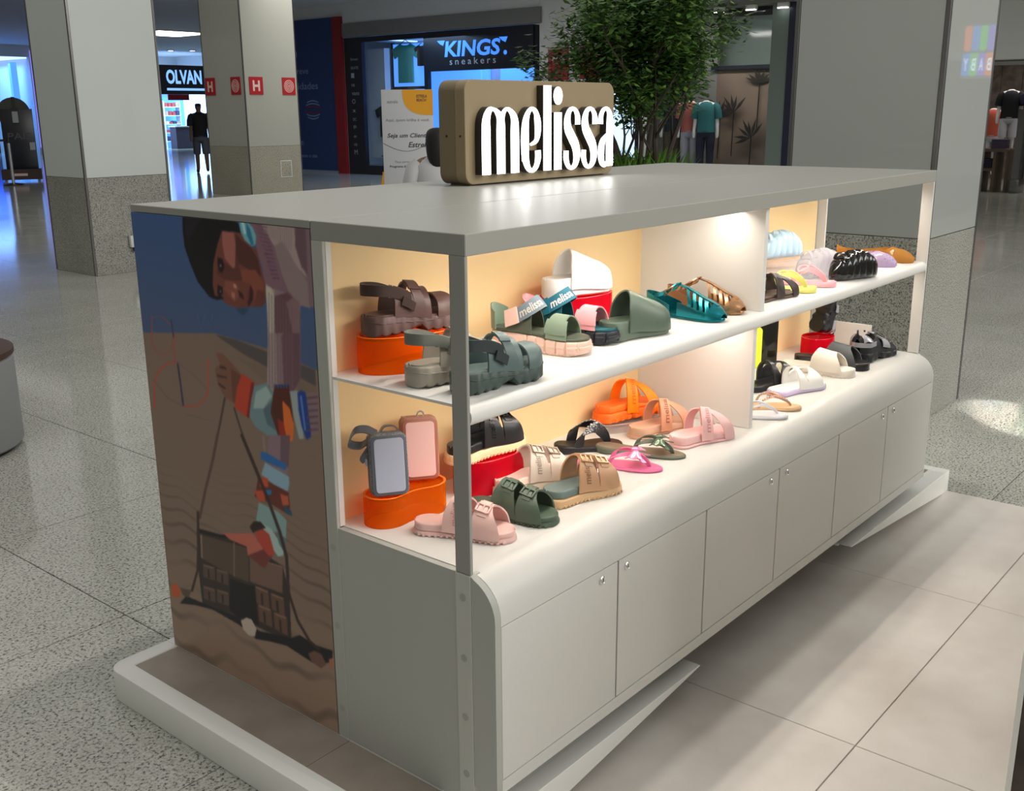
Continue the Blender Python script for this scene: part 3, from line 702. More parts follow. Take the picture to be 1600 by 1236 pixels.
def flipflop(label, pos, ang, ms, mb, mst, L=.235, W=.082, sole=lambda t: .016, h=.05, toe=2.0, th=.006, ends=.42, bow=None, gems=None, ring=None, over=0., name='flip_flop', band=.007, post=.86, cat='flip flop', mgem=None):
    s = Shoe(name, label, pos, ang, L, W, 1, cat, toe=toe)
    s.slab('sole', ms, lambda t: 0, sole, over, .003, 30, setz=False)
    s.slab('footbed', mb, lambda t: sole(t) - .003, lambda t: sole(t) + .0015, -.003, .001, 30, dip=.001)
    zp = sole(post); ze = sole(ends); we = s.hw(ends)
    for sg, nm in ((-1, 'thong_strap'), (1, 'thong_strap')):
        pts = [(post * L, s.cy(post), zp + .001), (post * L - .012, s.cy(post) + sg * .004, zp + h * .42), ((post - .18) * L, s.cy(.7) + sg * we * .42, zp + h * .86), ((post + ends) / 2 * L - .012, s.cy(.6) + sg * we * .78, zp + h * .92), ((ends + .06) * L, s.cy(.5) + sg * we * .98, ze + h * .62), (ends * L, s.cy(ends) + sg * (we * 1.0), ze - .002)]
        st = s.band(nm, mst, pts, [band * .55, band, band * 1.2, band * 1.2, band], .003 * (1 if sg > 0 else -1), dirs=[(.9, 0, .3), (.8, -sg * .2, .5), (.6, -sg * .5, .6), (.55, -sg * .55, .6), (.7, -sg * .3, .5), (1, 0, .1)], n=5)
        if gems:
            f = s.lastc; q = B(); rr = random.Random(3)
            for k in range(gems[0]):
                u = gems[1] + (gems[2] - gems[1]) * k / gems[0]; v = .5 if gems[3] == 0 else rr.random()
                p = f(u, v) + Vector((0, sg * .001, .003)); r = gems[4]
                q.add([p + Vector(d) * r for d in ((1, 0, 0), (0, 1, 0), (-1, 0, 0), (0, -1, 0), (0, 0, 1), (0, 0, -1))], [(0, 1, 4), (1, 2, 4), (2, 3, 4), (3, 0, 4), (1, 0, 5), (2, 1, 5), (3, 2, 5), (0, 3, 5)])
            tag(mk('rhinestones', q, mgem or m_gem, st, ang=10), kind='stuff')
    s.tube('toe_post', mst, [(post * L, s.cy(post), zp), (post * L - .002, s.cy(post), zp + h * .2), (post * L - .010, s.cy(post), zp + h * .42)], .0032)
    if bow:
        cx, cz = (post - .16) * L, zp + h * .9 + .005; cyy = s.cy(.7)
        for sg in (-1, 1):
            def lobe(u, v, sg=sg):
                return Vector((cx + (v - .5) * (.014 + .030 * u) + .004 * math.sin(u * 3), cyy + sg * (.003 + .038 * u), cz - .006 * u + .010 * math.sin(math.pi * min(u * 1.25, 1)) * math.cos((v - .5) * 2.6) - .002 * math.cos(v * 12.5) * u))
            mk('bow_loop', B().shell(lobe, 8, 8, .0025 * sg), bow, s.r, ang=60)
            def tail(u, v, sg=sg):
                return Vector((cx + .004 + .026 * u + (v - .5) * .012, cyy + sg * (.006 + .028 * u), cz - .006 - .014 * u))
            mk('bow_tail', B().shell(tail, 6, 3, -.002 * sg), bow, s.r, ang=60)
        mk('bow_knot', B().box(cx - .010, cx + .010, cyy - .009, cyy + .009, cz - .001, cz + .011), bow, s.r, bevel=.004, seg=3)
    if ring:
        # upper band with a big D ring
        M = Matrix.Translation((.56 * L, s.cy(.55) - we * .62, ze + h * .95)) @ Matrix.Rotation(.75, 4, 'X') @ Matrix.Rotation(.2, 4, 'Z')
        mk('d_ring', B().tube([M @ Vector((.018 * math.cos(a), .015 * math.sin(a), 0)) for a in [2 * math.pi * k / 24 for k in range(25)]], .0034, 8), ring, s.r)
    return s
def flat_slide(label, pos, ang, ms, mst, L=.245, W=.092, sole=.026, h=.055, ta=(.42, .44, .48, .50, .48, .44, .42), tb=(.86, .82, .76, .74, .76, .82, .86), mb=None, over=.0, toe=2.6, tread=False, ring=False, text=None, name='pool_slide', hole=None):
    s = Shoe(name, label, pos, ang, L, W, 1, 'slide', toe=toe)
    zt = lambda t: sole * (1.05 - .2 * sstep(min(max((t - .3) / .4, 0), 1)) + .12 * max(0, t - .8) / .2)
    s.slab('sole', ms, 0, zt, over, .005, 32, dip=.003)
    if mb: s.slab('footbed', mb, lambda t: zt(t) - .004, lambda t: zt(t) + .002, -.003 if over <= 0 else -.001, .002, 30, dip=.003)
    if tread: s.slab('tread', ms, 0, .004, .001, .001, 70, uni=True, setz=False, wmod=lambda t: .001 if (t * 26) % 1 > .5 else -.002)
    hh = lambda t: h * (1.1 - .6 * max(0, t - .45)); sk = dict(sink=sole * .35, over=-.001)
    if hole:   # strap made of a rear hoop and a front band
        s.strap('rear_hoop', mst, [ta[0], .40, .40, .41, .40, .40, ta[0]], [.62, .52, .475, .47, .475, .52, .62], hh, .006, nu=32, nv=4, **sk)
        st = s.strap('strap', mst, [.58, .56, .66, .72, .66, .56, .58], list(tb), hh, .006, nu=32, nv=5, **sk)
    else:
        st = s.strap('strap', mst, list(ta), list(tb), hh, .0045, nu=30, nv=8, **sk)
    return s
def ridged_clog(label, pos, ang, m, mi, L=.215, W=.094, Hc=.098, flip=1, ridges=8, amp=.006):
    s = Shoe('ridged_clog', label, pos, ang, L, W, flip, 'clog')
    def top(t): return float(np.interp(t, [0, .05, .15, .3, .45, .6, .75, .88, .96, 1], [.30, .52, .72, .84, .97, 1.0, .90, .68, .42, .18])) * Hc
    rings = []; nt, na = 84, 48
    for i in range(nt + 1):
        t = min(max(i / nt, .004), .996); e = math.sin(math.pi * t) ** .42
        w = s.W / 2 * float(np.interp(t, [0, .12, .4, .7, .88, 1], [.62, .86, .94, 1.0, .90, .55])) * min(1, e * 1.12); tp = top(t); r = []
        for k in range(na):
            a = 2 * math.pi * k / na; c, sn = math.cos(a), math.sin(a)
            y = w * math.copysign(abs(c) ** .8, c); z = tp * .5 + tp * .5 * math.copysign(abs(sn) ** .75, sn)
            ph = t * ridges + .28 * math.sin(a * 2 + t * 3) + .12 * c
            d = amp * (abs(math.sin(math.pi * ph)) ** .6 - .6) * min(1, 8 * min(t, 1 - t)) * (1 if sn > -.6 else .2)
            nrm = Vector((0, c, sn)); p = Vector((t * L, y + s.cy(t) * .6, z)) + nrm * d; p.z = max(p.z, 0); r.append(p)
        rings.append(r)
    mk('upper', B().loft(rings), m, s.r, ang=80)
    # foot opening with a raised collar
    pts = []
    for k in range(29):
        a = 2 * math.pi * k / 28; t = .30 + .17 * math.cos(a)
        pts.append((t * L, s.cy(.3) * .6 + .026 * math.sin(a), top(t) * (1 - .10 * abs(math.sin(a))) + .002))
    mk('collar', B().tube(pts, .0038, 8), m, s.r)
    mk('opening', B().loft([[(.3 * L + (p[0] - .3 * L) * q, p[1] * q + s.cy(.3) * .6 * (1 - q), p[2] - .0005 + dz) for p in pts[:-1]] for q, dz in ((1., 0), (.7, .0015), (.3, .003))]), mi, s.r)
    mk('heel_loop', B().shell(lambda u, v: Vector((.20 * L + .018 * math.cos(math.pi * u) * 0 + (v - .5) * .012, s.cy(.2) * .6 - .027 * math.cos(math.pi * u), top(.22) - .006 + .026 * math.sin(math.pi * u))), 16, 2, .0035), m, s.r, ang=60)
    return s
def ballet(label, pos, ang, m, mi, L=.24, W=.078, glitter=None):
    s = Shoe('ballet_flat', label, pos, ang, L, W, 1, 'shoe', toe=2.1)
    s.slab('sole', m, lambda t: 0, lambda t: .008, .001, .002, 30)
    hh = lambda t: float(np.interp(t, [.5, .62, .75, .88, .96, 1.02], [.052, .050, .044, .036, .024, .006]))
    v = s.strap('vamp', m, [.58, .62, .70, .735, .70, .62, .58], [1.002, 1.005, 1.006, 1.006, 1.006, 1.005, 1.002], hh, .002, nu=30, nv=10, sink=.006, over=.002, pw=.6)
    def wall(u, vv):
        a = u; sg = -1 if u < .5 else 1; q = abs(2 * u - 1)          # q: 1 at the vamp, 0 at the heel
        t = .66 * q ** 1.0 if q > .25 else .66 * q
        t = .64 * (1 - math.cos(q * math.pi / 2)); w = s.hw(max(t, .004)) + .0015
        return Vector((t * L, s.cy(t) + sg * w, .003 + vv * (.048 - .016 * math.sin(math.pi * q) + .004 * (1 - q))))
    mk('heel_wall', B().shell(wall, 40, 4, .002), m, s.r, ang=60)
    if glitter:
        rr = random.Random(5); q = B(); f = s.sf([.6] * 3, [.99] * 3, hh, lift=.001, sink=.006, over=.002, pw=.6)
        for k in range(160):
            p = f(rr.uniform(.05, .95), rr.uniform(.25, .98)); r = rr.uniform(.0012, .0026)
            q.add([p + Vector(d) * r for d in ((1, 0, 0), (0, 1, 0), (-1, 0, 0), (0, -1, 0), (0, 0, 1))], [(0, 1, 4), (1, 2, 4), (2, 3, 4), (3, 0, 4)])
        tag(mk('glitter_flakes', q, glitter, v, ang=10), kind='stuff')
    return s
def sneaker(label, pos, ang, L=.235, W=.085, pitch=0, rollx=0, flip=1):
    s = Shoe('sneaker', label, pos, ang, L, W, flip, 'shoe', toe=2.2, pitch=pitch, rollx=rollx, heel=.84)
    zt = lambda t: .040 - .014 * sstep(min(max((t - .2) / .5, 0), 1))
    s.slab('midsole', m_sn_sole, lambda t: .004 * max(0, (t - .8) / .2) + .008 * max(0, 1 - ((t - .45) / .1) ** 2) + .004 * max(0, (.08 - t) / .08), zt, .003, .005, 60, uni=True, wmod=lambda t: .0016 * math.sin(t * 40) - (.003 if .4 < t < .5 else 0))
    def top(t): return float(np.interp(t, [0, .06, .2, .35, .45, .6, .75, .88, .97, 1], [.090, .108, .090, .088, .092, .074, .058, .048, .036, .026]))
    rings = []
    for i in range(41):
        t = min(max(i / 40, .006), .99); w = s.hw(t) + .001; r = []; tp = top(t) if True else 0
        for k in range(25):
            u = k / 24; a = math.pi * u
            wall = 1 - .16 * math.sin(a)
            y = -w * math.cos(a) * (1 if t > .5 else 1.0); z = zt(t) - .004 + (tp - zt(t) + .004) * math.sin(a) ** (.62 if t > .5 else .5)
            if .07 < t < .44 and .22 < u < .78:      # open collar
                z = min(z, tp - .012 * math.sin(math.pi * (u - .22) / .56) - .03 * math.sin(math.pi * (t - .07) / .37) * math.sin(math.pi * (u - .22) / .56))
            r.append((t * L, s.cy(t) + y * wall if u not in (0, 1) else s.cy(t) + y, z))
        rings.append(r)
    b = B(); b.loft(rings, False, False); mk('upper', b, m_sn_up, s.r, ang=60)
    hh = lambda t: top(t) - zt(t) + .005
    sk = dict(sink=.002, over=.004, pw=.5)
    for u0, u1 in ((.03, .36), (.64, .97)):
        s.strap('side_overlay', m_sn_silver, [.02, .04, .06] if u0 < .5 else [.06, .04, .02], [.14, .22, .44] if u0 < .5 else [.44, .22, .14], hh, .002, u0=u0 + .1 if u0 < .5 else u0, u1=u1 if u0 < .5 else u1 - .1, nu=8, nv=8, **sk)
        s.strap('side_stripe', m_sn_silver, [.50, .46, .42] if u0 < .5 else [.42, .46, .50], [.60, .54, .48] if u0 < .5 else [.48, .54, .60], hh, .002, u0=u0, u1=u1, nu=8, nv=3, **sk)
        s.strap('side_stripe', m_sn_silver, [.60, .54, .50] if u0 < .5 else [.50, .54, .60], [.66, .62, .60] if u0 < .5 else [.60, .62, .66], hh, .002, u0=u0, u1=u1, nu=8, nv=3, **sk)
    s.heelband('heel_overlay', m_sn_silver, .30, zt(.3) + .030, .070, .0085, .003, back=.0, out=.004)
    s.strap('tongue', m_sn_silver, .40, .58, lambda t: hh(t) + .004, .003, u0=.40, u1=.60, nu=6, nv=6, sink=.002, over=.0, pw=.58)
    mk('pull_loop', B().tube([tuple(p) for p in smooth_path([(.03 * L, -.006, .098), (-.02 * L, -.006, .112), (.01 * L, 0, .124), (.05 * L, .006, .112), (.05 * L, .006, .1)], 5)], .003, 8), m_sn_up, s.r)
    for k in range(4):
        t = .46 + .045 * k
        s.strap('lace', m_sn_up, t, t + .018, lambda t: hh(t) + .005, .003, u0=.34, u1=.66, nu=10, nv=1, sink=.002, over=.001, pw=.58)
    return s
# ------------------------------------------------------------------ colours of the stock
m_gem = mat('rhinestone', (.85, .86, .9), .08, .6)
m_gold = mat('gold_metal', (.75, .6, .35), .25, .9)
brown = rubber('brown', (92, 68, 64)); brown2 = mat('brown_webbing', S(60, 42, 38), .5)
taupe = rubber('taupe', (156, 150, 138)); taupe2 = mat('taupe_webbing', S(110, 112, 104), .5)
dkgreen = rubber('dark_green', (66, 80, 74)); dkgreen_st = rubber('grey_green', (92, 110, 108)); dkgreen2 = mat('dark_webbing', S(50, 58, 60), .5)
rose = rubber('rose', (232, 196, 180)); pink = rubber('pink', (238, 166, 172)); sage = rubber('sage', (128, 146, 126)); olive = rubber('olive', (84, 90, 76))
slate = mat('slate_webbing', S(104, 118, 128), .6); teal_web = mat('teal_webbing', S(22, 106, 128), .6); petrol = rubber('petrol', (20, 92, 104))
navyblack = rubber('navy_black', (28, 32, 40)); white_r = rubber('white', (240, 238, 234), .4); khaki = rubber('khaki_green', (88, 102, 88), .4)
grey_txt = mat('strap_lettering_grey', S(190, 186, 176), .6); pink_txt = mat('strap_lettering_pink', S(238, 220, 222), .6)
tealm = mat('teal_metallic', S(30, 130, 140), .22, .75); copper = mat('gold_metallic', S(186, 142, 104), .26, .75); copper_in = mat('copper_inner', S(150, 100, 66), .45, .2)
choc = rubber('chocolate', (86, 68, 58)); choc2 = rubber('chocolate_dark', (58, 46, 42))
yellow = rubber('yellow', (232, 228, 128)); pinkf = rubber('pink_soft', (240, 172, 182))
blackg = mat('black_gloss', S(14, 14, 15), .12, spec=.6, coat=.4); skyb = rubber('sky_blue', (178, 208, 228), .35)
clearm = acrylic('smoke', (.82, .82, .86), .5); lilac = acrylic('lilac', (.82, .74, .88), .5); amber = acrylic('amber', (.80, .50, .14), .6)
glit = mat('lilac_glitter', S(206, 190, 224), .2, .7)
blush = rubber('blush', (226, 186, 178)); gren = rubber('green_slide', (82, 98, 82)); blackr = rubber('black', (34, 34, 37), .3); blackb = mat('black_buckle', S(22, 22, 24), .15)
peach = rubber('peach', (244, 204, 160)); greige = rubber('greige', (206, 192, 178)); pinkbed = rubber('pale_pink', (236, 206, 192)); tan = rubber('tan', (196, 152, 116)); sand = rubber('sand', (214, 176, 132)); tealbed = rubber('grey_teal', (108, 124, 120))
bronze_b = mat('bronze_buckle', S(196, 160, 128), .3, .6); steel_b = mat('taupe_buckle', S(176, 160, 146), .3, .5)
hotpink = rubber('hot_pink', (224, 112, 158), .3); pearl = mat('pearl_pink', S(238, 160, 200), .22, .35); greenbow = rubber('grey_green_dark', (96, 104, 90)); greenmet = mat('green_ribbon', S(104, 122, 100), .2, .4); brownbed = rubber('brown_bed', (126, 112, 94))
neon = rubber('neon_orange', (255, 112, 30)); neon2 = rubber('neon_yellow_orange', (255, 136, 10)); tanx = rubber('tan_cross', (206, 162, 136)); tanx2 = rubber('tan_cross_strap', (214, 150, 118)); pinkx = rubber('pink_cross', (240, 192, 190)); pinkx_t = mat('pink_lettering', S(206, 140, 142), .5); tan_t = mat('tan_lettering', S(150, 96, 74), .5)
blackbed = rubber('black_bed', (40, 36, 32), .5); beigebed = rubber('beige_bed', (222, 184, 140)); rosegold = mat('rose_gold', S(222, 180, 160), .3, .5); pearlw = rubber('pearl_white', (238, 236, 242), .3)
cream = rubber('cream', (220, 212, 202)); charcoal = rubber('charcoal', (70, 74, 78)); lilacs = rubber('lilac_sole', (206, 190, 222), .25)
m_sn_sole = rubber('sneaker_sole', (24, 25, 28), .35); m_sn_up = mat('sneaker_knit', S(26, 27, 32), .6); m_sn_silver = mat('sneaker_silver', S(170, 170, 178), .3, .4)

# ------------------------------------------------------------------ upper shelf, near bay
riser('tall orange acrylic riser under the brown platform sandal', (.185, .352, ZS), -14, .122, .066, .083, m_orange, m_orange_rim)
platform_sandal('brown chunky platform sandal standing on the orange riser', (.075, .372, ZS + .0845), -14, brown, brown, brown2)
platform_sandal('taupe chunky platform sandal on the shelf behind the corner post', (.052, .215, ZS + .0005), -16, taupe, taupe, taupe2)
platform_sandal('dark green chunky platform sandal beside the corner post', (.066, .092, ZS + .0005), -6, dkgreen, dkgreen_st, dkgreen2, L=.232)
sporty_sandal('rose soled sandal with green toe strap and grey webbing strap', (.475, .335, ZS + .0005), -77, rose, olive, sage, slate, rose, grey_txt)
sporty_sandal('black soled sandal with pink toe strap and blue webbing strap', (.62, .352, ZS + .0005), -78, navyblack, petrol, pink, teal_web, teal_web, pink_txt)
riser('red acrylic riser under the white platform slide', (.80, .330, ZS), -10, .12, .066, .086, m_red, m_red_rim)
platform_slide('white platform slide standing on the red riser', (.685, .345, ZS + .0875), -10, white_r)
platform_slide('green platform slide standing directly on the upper shelf', (.665, .146, ZS + .0005), -11, khaki)
jelly('shiny teal caged jelly sandal on the upper shelf', (1.075, .268, ZS + .0005), -88, tealm, tealm, copper)
jelly('metallic gold caged jelly sandal next to the white divider', (1.205, .278, ZS + .0005), -88, copper, copper_in, copper)
# upper shelf, far bay
cross_slide('dark brown cross strap slide by the divider on the upper shelf', (1.40, .115, ZS + .0005), -6, choc, choc2, sole=.018, h=.05, mtxt=choc2)
def wedge(t): return .026 - .012 * sstep(min(max((t - .15) / .4, 0), 1)) + .010 * max(0, (t - .7) / .3) - .006
flipflop('yellow thong sandal with a ring on its strap', (1.62, .262, ZS + .0005), -72, yellow, yellow, yellow, sole=wedge, ring=yellow, band=.009, L=.235, h=.045, over=.001, name='thong_sandal', cat='sandal', toe=3)
flipflop('pink thong sandal with a ring on its strap', (1.775, .262, ZS + .0005), -76, pinkf, pinkf, pinkf, sole=wedge, ring=pinkf, band=.009, L=.235, h=.045, over=.001, name='thong_sandal', cat='sandal', toe=3)
ridged_clog('smoky translucent ridged clog behind the black one', (1.90, .205, ZS + .0005), -24, clearm, m_clear, L=.21)
ridged_clog('glossy black ridged clog on the upper shelf', (1.93, .098, ZS + .0005), -22, blackg, blackg, L=.215)
riser('clear acrylic riser under the light blue clog', (2.055, .352, ZS), -20, .115, .06, .045, m_clear, m_clear_rim)
ridged_clog('light blue ridged clog on the clear riser', (1.95, .382, ZS + .0465), -20, skyb, skyb, L=.215)
ballet('lilac glitter ballet flat on the upper shelf', (2.345, .300, ZS + .0005), -80, lilac, lilac, glitter=glit, L=.26)
ballet('amber translucent ballet flat at the far end of the upper shelf', (2.49, .312, ZS + .0005), -80, amber, amber, L=.285)

# ------------------------------------------------------------------ counter, near bay
riser('low orange acrylic riser under the two small cases', (.155, .345, ZC), -8, .108, .058, .072, m_orange, m_orange_rim, 2.4, .35)
def phone_case(label, pos, ang, lean, mb, mface, mrim, w=.082, h=.15, d=.045, strap=False):
    t = thing('case_bag', label, 'bag', pos, math.radians(ang)); t.rotation_euler = (math.radians(lean), 0, math.radians(ang))
    mk('body', B().prism(rrect(-w / 2, w / 2, 0, h, .016), 0, d, 'y'), mb, t, bevel=.005, seg=2)
    mk('face_rim', B().prism(rrect(-w / 2 + .003, w / 2 - .003, .003, h - .003, .014), -.003, .0005, 'y'), mrim, t, bevel=.002)
    mk('face', B().prism(rrect(-w / 2 + .010, w / 2 - .010, .010, h - .010, .009), -.0048, -.002, 'y'), mface, t, bevel=.001, seg=1)
    mk('zip_line', B().prism(rrect(-w / 2 - .001, w / 2 + .001, -.001, h + .001, .017), d * .45, d * .55, 'y'), mrim, t)
    if strap:
        f = lambda pts, hw, nm, dr: mk(nm, B().shell(lambda u, v: (lambda q: Vector(q[:3]) + Vector(dr) * (2 * v - 1) * hw)(smooth_path(pts, 8)[int(round(u * (8 * (len(pts) - 1))))]), 8 * (len(pts) - 1), 2, .003), mrim, t)
        f([(-.02, d * .6, h - .002), (-.045, d * .5, h + .012), (-.072, d * .5, h + .010), (-.085, d * .6, h - .018), (-.06, d * .7, h - .028), (-.042, d * .6, h - .02)], .013, 'webbing_strap', (.3, .7, .5))
        f([(-.01, d * .8, h - .002), (.0, d * .8, h + .010), (.02, d * .8, h + .010), (.03, d * .8, h - .002)], .008, 'handle', (0, 1, 0))
        f([(-.04, d * .5, h - .03), (-.055, d * .4, h - .05), (-.05, d * .4, h - .06)], .011, 'strap_end', (.6, -.3, .6))
        mk('zip_pull', B().box(-w / 2 - .008, -w / 2 - .003, d * .3, d * .6, h * .5, h * .68), mface, t, bevel=.002)
    else:
        mk('ring_tab', B().tube([(.006 + .008 * math.cos(a), d * .4, h + .004 + .008 * math.sin(a)) for a in [2 * math.pi * k / 16 for k in range(17)]], .0022, 6), m_chrome, t)
        mk('strap_loop', B().shell(lambda u, v: (-.02 - .018 * math.sin(math.pi * u), d * (.2 + .6 * v), h - .004 - .02 * u + .014 * math.sin(math.pi * u)), 10, 2, .003), mb, t)
    return t
m_greyc = mottled(mat('grey_glitter', S(96, 98, 104), .4), S(58, 60, 64), S(150, 152, 158), 420, 2.)
phone_case('dark grey case bag with pale blue grey front leaning on the wall', (.085, .318, ZC + .074), -33, -7, m_greyc, mat('pale_grey_face', S(172, 176, 194), .4), mat('grey_rim', S(92, 96, 104), .35), strap=True, w=.088, h=.145)
phone_case('rose brown case bag with pink front next to the grey one', (.205, .338, ZC + .074), -36, -7, mat('rose_brown', S(182, 126, 110), .4), mat('pink_face', S(240, 192, 186), .4), mat('copper_rim', S(168, 104, 86), .35), w=.088, h=.152)
buckle_slide('pale pink two buckle slide nearest the corner post', (.108, .265, ZC + .0005), -66, blush, blush, blush, blush, txt=pinkx_t, L=.235, sole=.012, bed=.018, h=.055, over=.002, opening=.34)
buckle_slide('dark green two buckle slide next to the pale pink one', (.272, .252, ZC + .0005), -74, gren, gren, gren, gren, txt=khaki, L=.228, sole=.012, bed=.018, h=.055, over=.002, opening=.34)
riser('red acrylic riser under the black two buckle slide', (.435, .325, ZC), -4, .112, .06, .088, m_red, m_red_rim)
buckle_slide('black two buckle slide with peach sole on the red riser', (.30, .335, ZC + .0895), -3, peach, blackr, blackr, blackb, L=.245, sole=.024, bed=.022, over=.006, teeth=22)
flipflop('black flip flop with a rhinestone covered strap', (.745, .358, ZC + .0005), -34, blackr, blackbed, blackr, sole=lambda t: .014 + .01 * (1 - sstep(min(t / .5, 1))), L=.2, W=.085, h=.055, band=.015, gems=(110, .18, .8, 1, .0024), ends=.3, toe=2.4, post=.8)
buckle_slide('greige two buckle slide with pale pink footbed', (.385, .262, ZC + .0005), -15, greige, pinkbed, greige, steel_b, L=.228, txt=mat('greige_lettering', S(150, 136, 124), .5))
buckle_slide('tan two buckle slide with grey teal footbed at the counter front', (.405, .122, ZC + .0005), -14, sand, tealbed, tan, bronze_b, L=.222, txt=mat('tan_slide_lettering', S(140, 100, 72), .5))
flipflop('hot pink flip flop with a pearly bow', (.70, .268, ZC + .0005), -66, hotpink, hotpink, hotpink, bow=pearl, h=.038, sole=lambda t: .016 - .008 * sstep(min(t / .6, 1)), L=.25, W=.078)
flipflop('grey green flip flop with a shiny ribbon bow', (.835, .280, ZC + .0005), -67, greenbow, brownbed, greenbow, bow=greenmet, h=.038, sole=lambda t: .018 - .010 * sstep(min(t / .6, 1)), L=.252, W=.078)
riser('clear acrylic riser under the orange slide', (1.095, .352, ZC), -14, .135, .066, .026, m_clear, m_clear_rim)
cross_slide('neon orange chunky cross strap slide on the clear riser', (.985, .382, ZC + .0275), -14, neon, neon2, sole=.05, h=.058, chunky=True, L=.235, mtxt=rubber('orange_lettering', (226, 92, 0)))
cross_slide('tan cross strap slide in front of the white divider', (.985, .262, ZC + .0005), -14, tanx, tanx2, sole=.034, mtxt=tan_t, L=.23)
cross_slide('pale pink cross strap slide at the counter front by the divider', (.985, .125, ZC + .0005), -17, pinkx, pinkx, sole=.034, mtxt=pinkx_t, L=.222)
# counter, far bay
m_neonbag = rubber('neon_yellow', (222, 240, 60))
def tall_case(label, pos, ang, m, w, d, h, cat='bag'):
    t = thing('upright_bag', label, cat, pos, math.radians(ang))
    mk('body', B().prism(rrect(-w / 2, w / 2, 0, h, .012), 0, d, 'y'), m, t, bevel=.005, seg=2)
    mk('seam_strip', B().prism(rrect(-w / 2 - .0015, w / 2 + .0015, -.0, h + .0015, .0135), d * .42, d * .58, 'y'), blackr if m is not m_neonbag else m, t)
    mk('handle', B().tube([tuple(p) for p in smooth_path([(-.02, d * .5, h), (-.016, d * .5, h + .012), (.016, d * .5, h + .012), (.02, d * .5, h)], 5)], .003, 8), m, t)
    return t
tall_case('neon yellow bag partly hidden by the divider', (1.965, .388, ZC + .0005), -30, m_neonbag, .09, .03, .15)
tall_case('tall glossy black bag standing behind the black slide', (2.065, .372, ZC + .0005), -42, blackg, .075, .045, .19)
flat_slide('black slide with an open ring strap next to the divider', (1.655, .245, ZC + .0005), -12, blackr, blackr, L=.25, sole=.022, hole=True, h=.06)
flipflop('tan thong sandal with a beaded rose gold strap', (1.43, .205, ZC + .0005), -52, beigebed, beigebed, rosegold, sole=lambda t: .010, L=.245, W=.078, h=.036, band=.0045, gems=(14, .2, .9, 0, .0042), mgem=rosegold, name='thong_sandal', cat='sandal')
flipflop('white thong sandal at the counter front by the divider', (1.325, .190, ZC + .0005), -52, pearlw, pearlw, pearlw, sole=lambda t: .010, L=.235, W=.076, h=.034, band=.0045, gems=(6, .3, .9, 0, .003), mgem=pearlw, name='thong_sandal', cat='sandal')
flat_slide('white slide with a lilac sole and an oval strap opening', (1.66, .155, ZC + .0005), -16, lilacs, white_r, mb=white_r, L=.235, W=.096, sole=.019, hole=True, h=.056, over=.003, toe=3.2)
flat_slide('cream slide with a broad plain strap', (2.045, .305, ZC + .0005), -82, cream, cream, L=.265, sole=.030, tread=True)
flat_slide('black slide with a broad charcoal strap', (2.175, .315, ZC + .0005), -82, blackr, charcoal, L=.275, sole=.030, tread=True)
riser('low red acrylic riser under the leaning sneaker', (2.385, .320, ZC), 0, .078, .06, .062, m_red, m_red_rim, 2.)
sneaker('black and silver sneaker leaning upright on the low red riser', (2.365, .325, ZC + .085), 168, pitch=104, L=.175, W=.078)
sneaker('black and silver sneaker on the counter at the far end', (2.285, .125, ZC + .0005), -7, L=.262, W=.098)
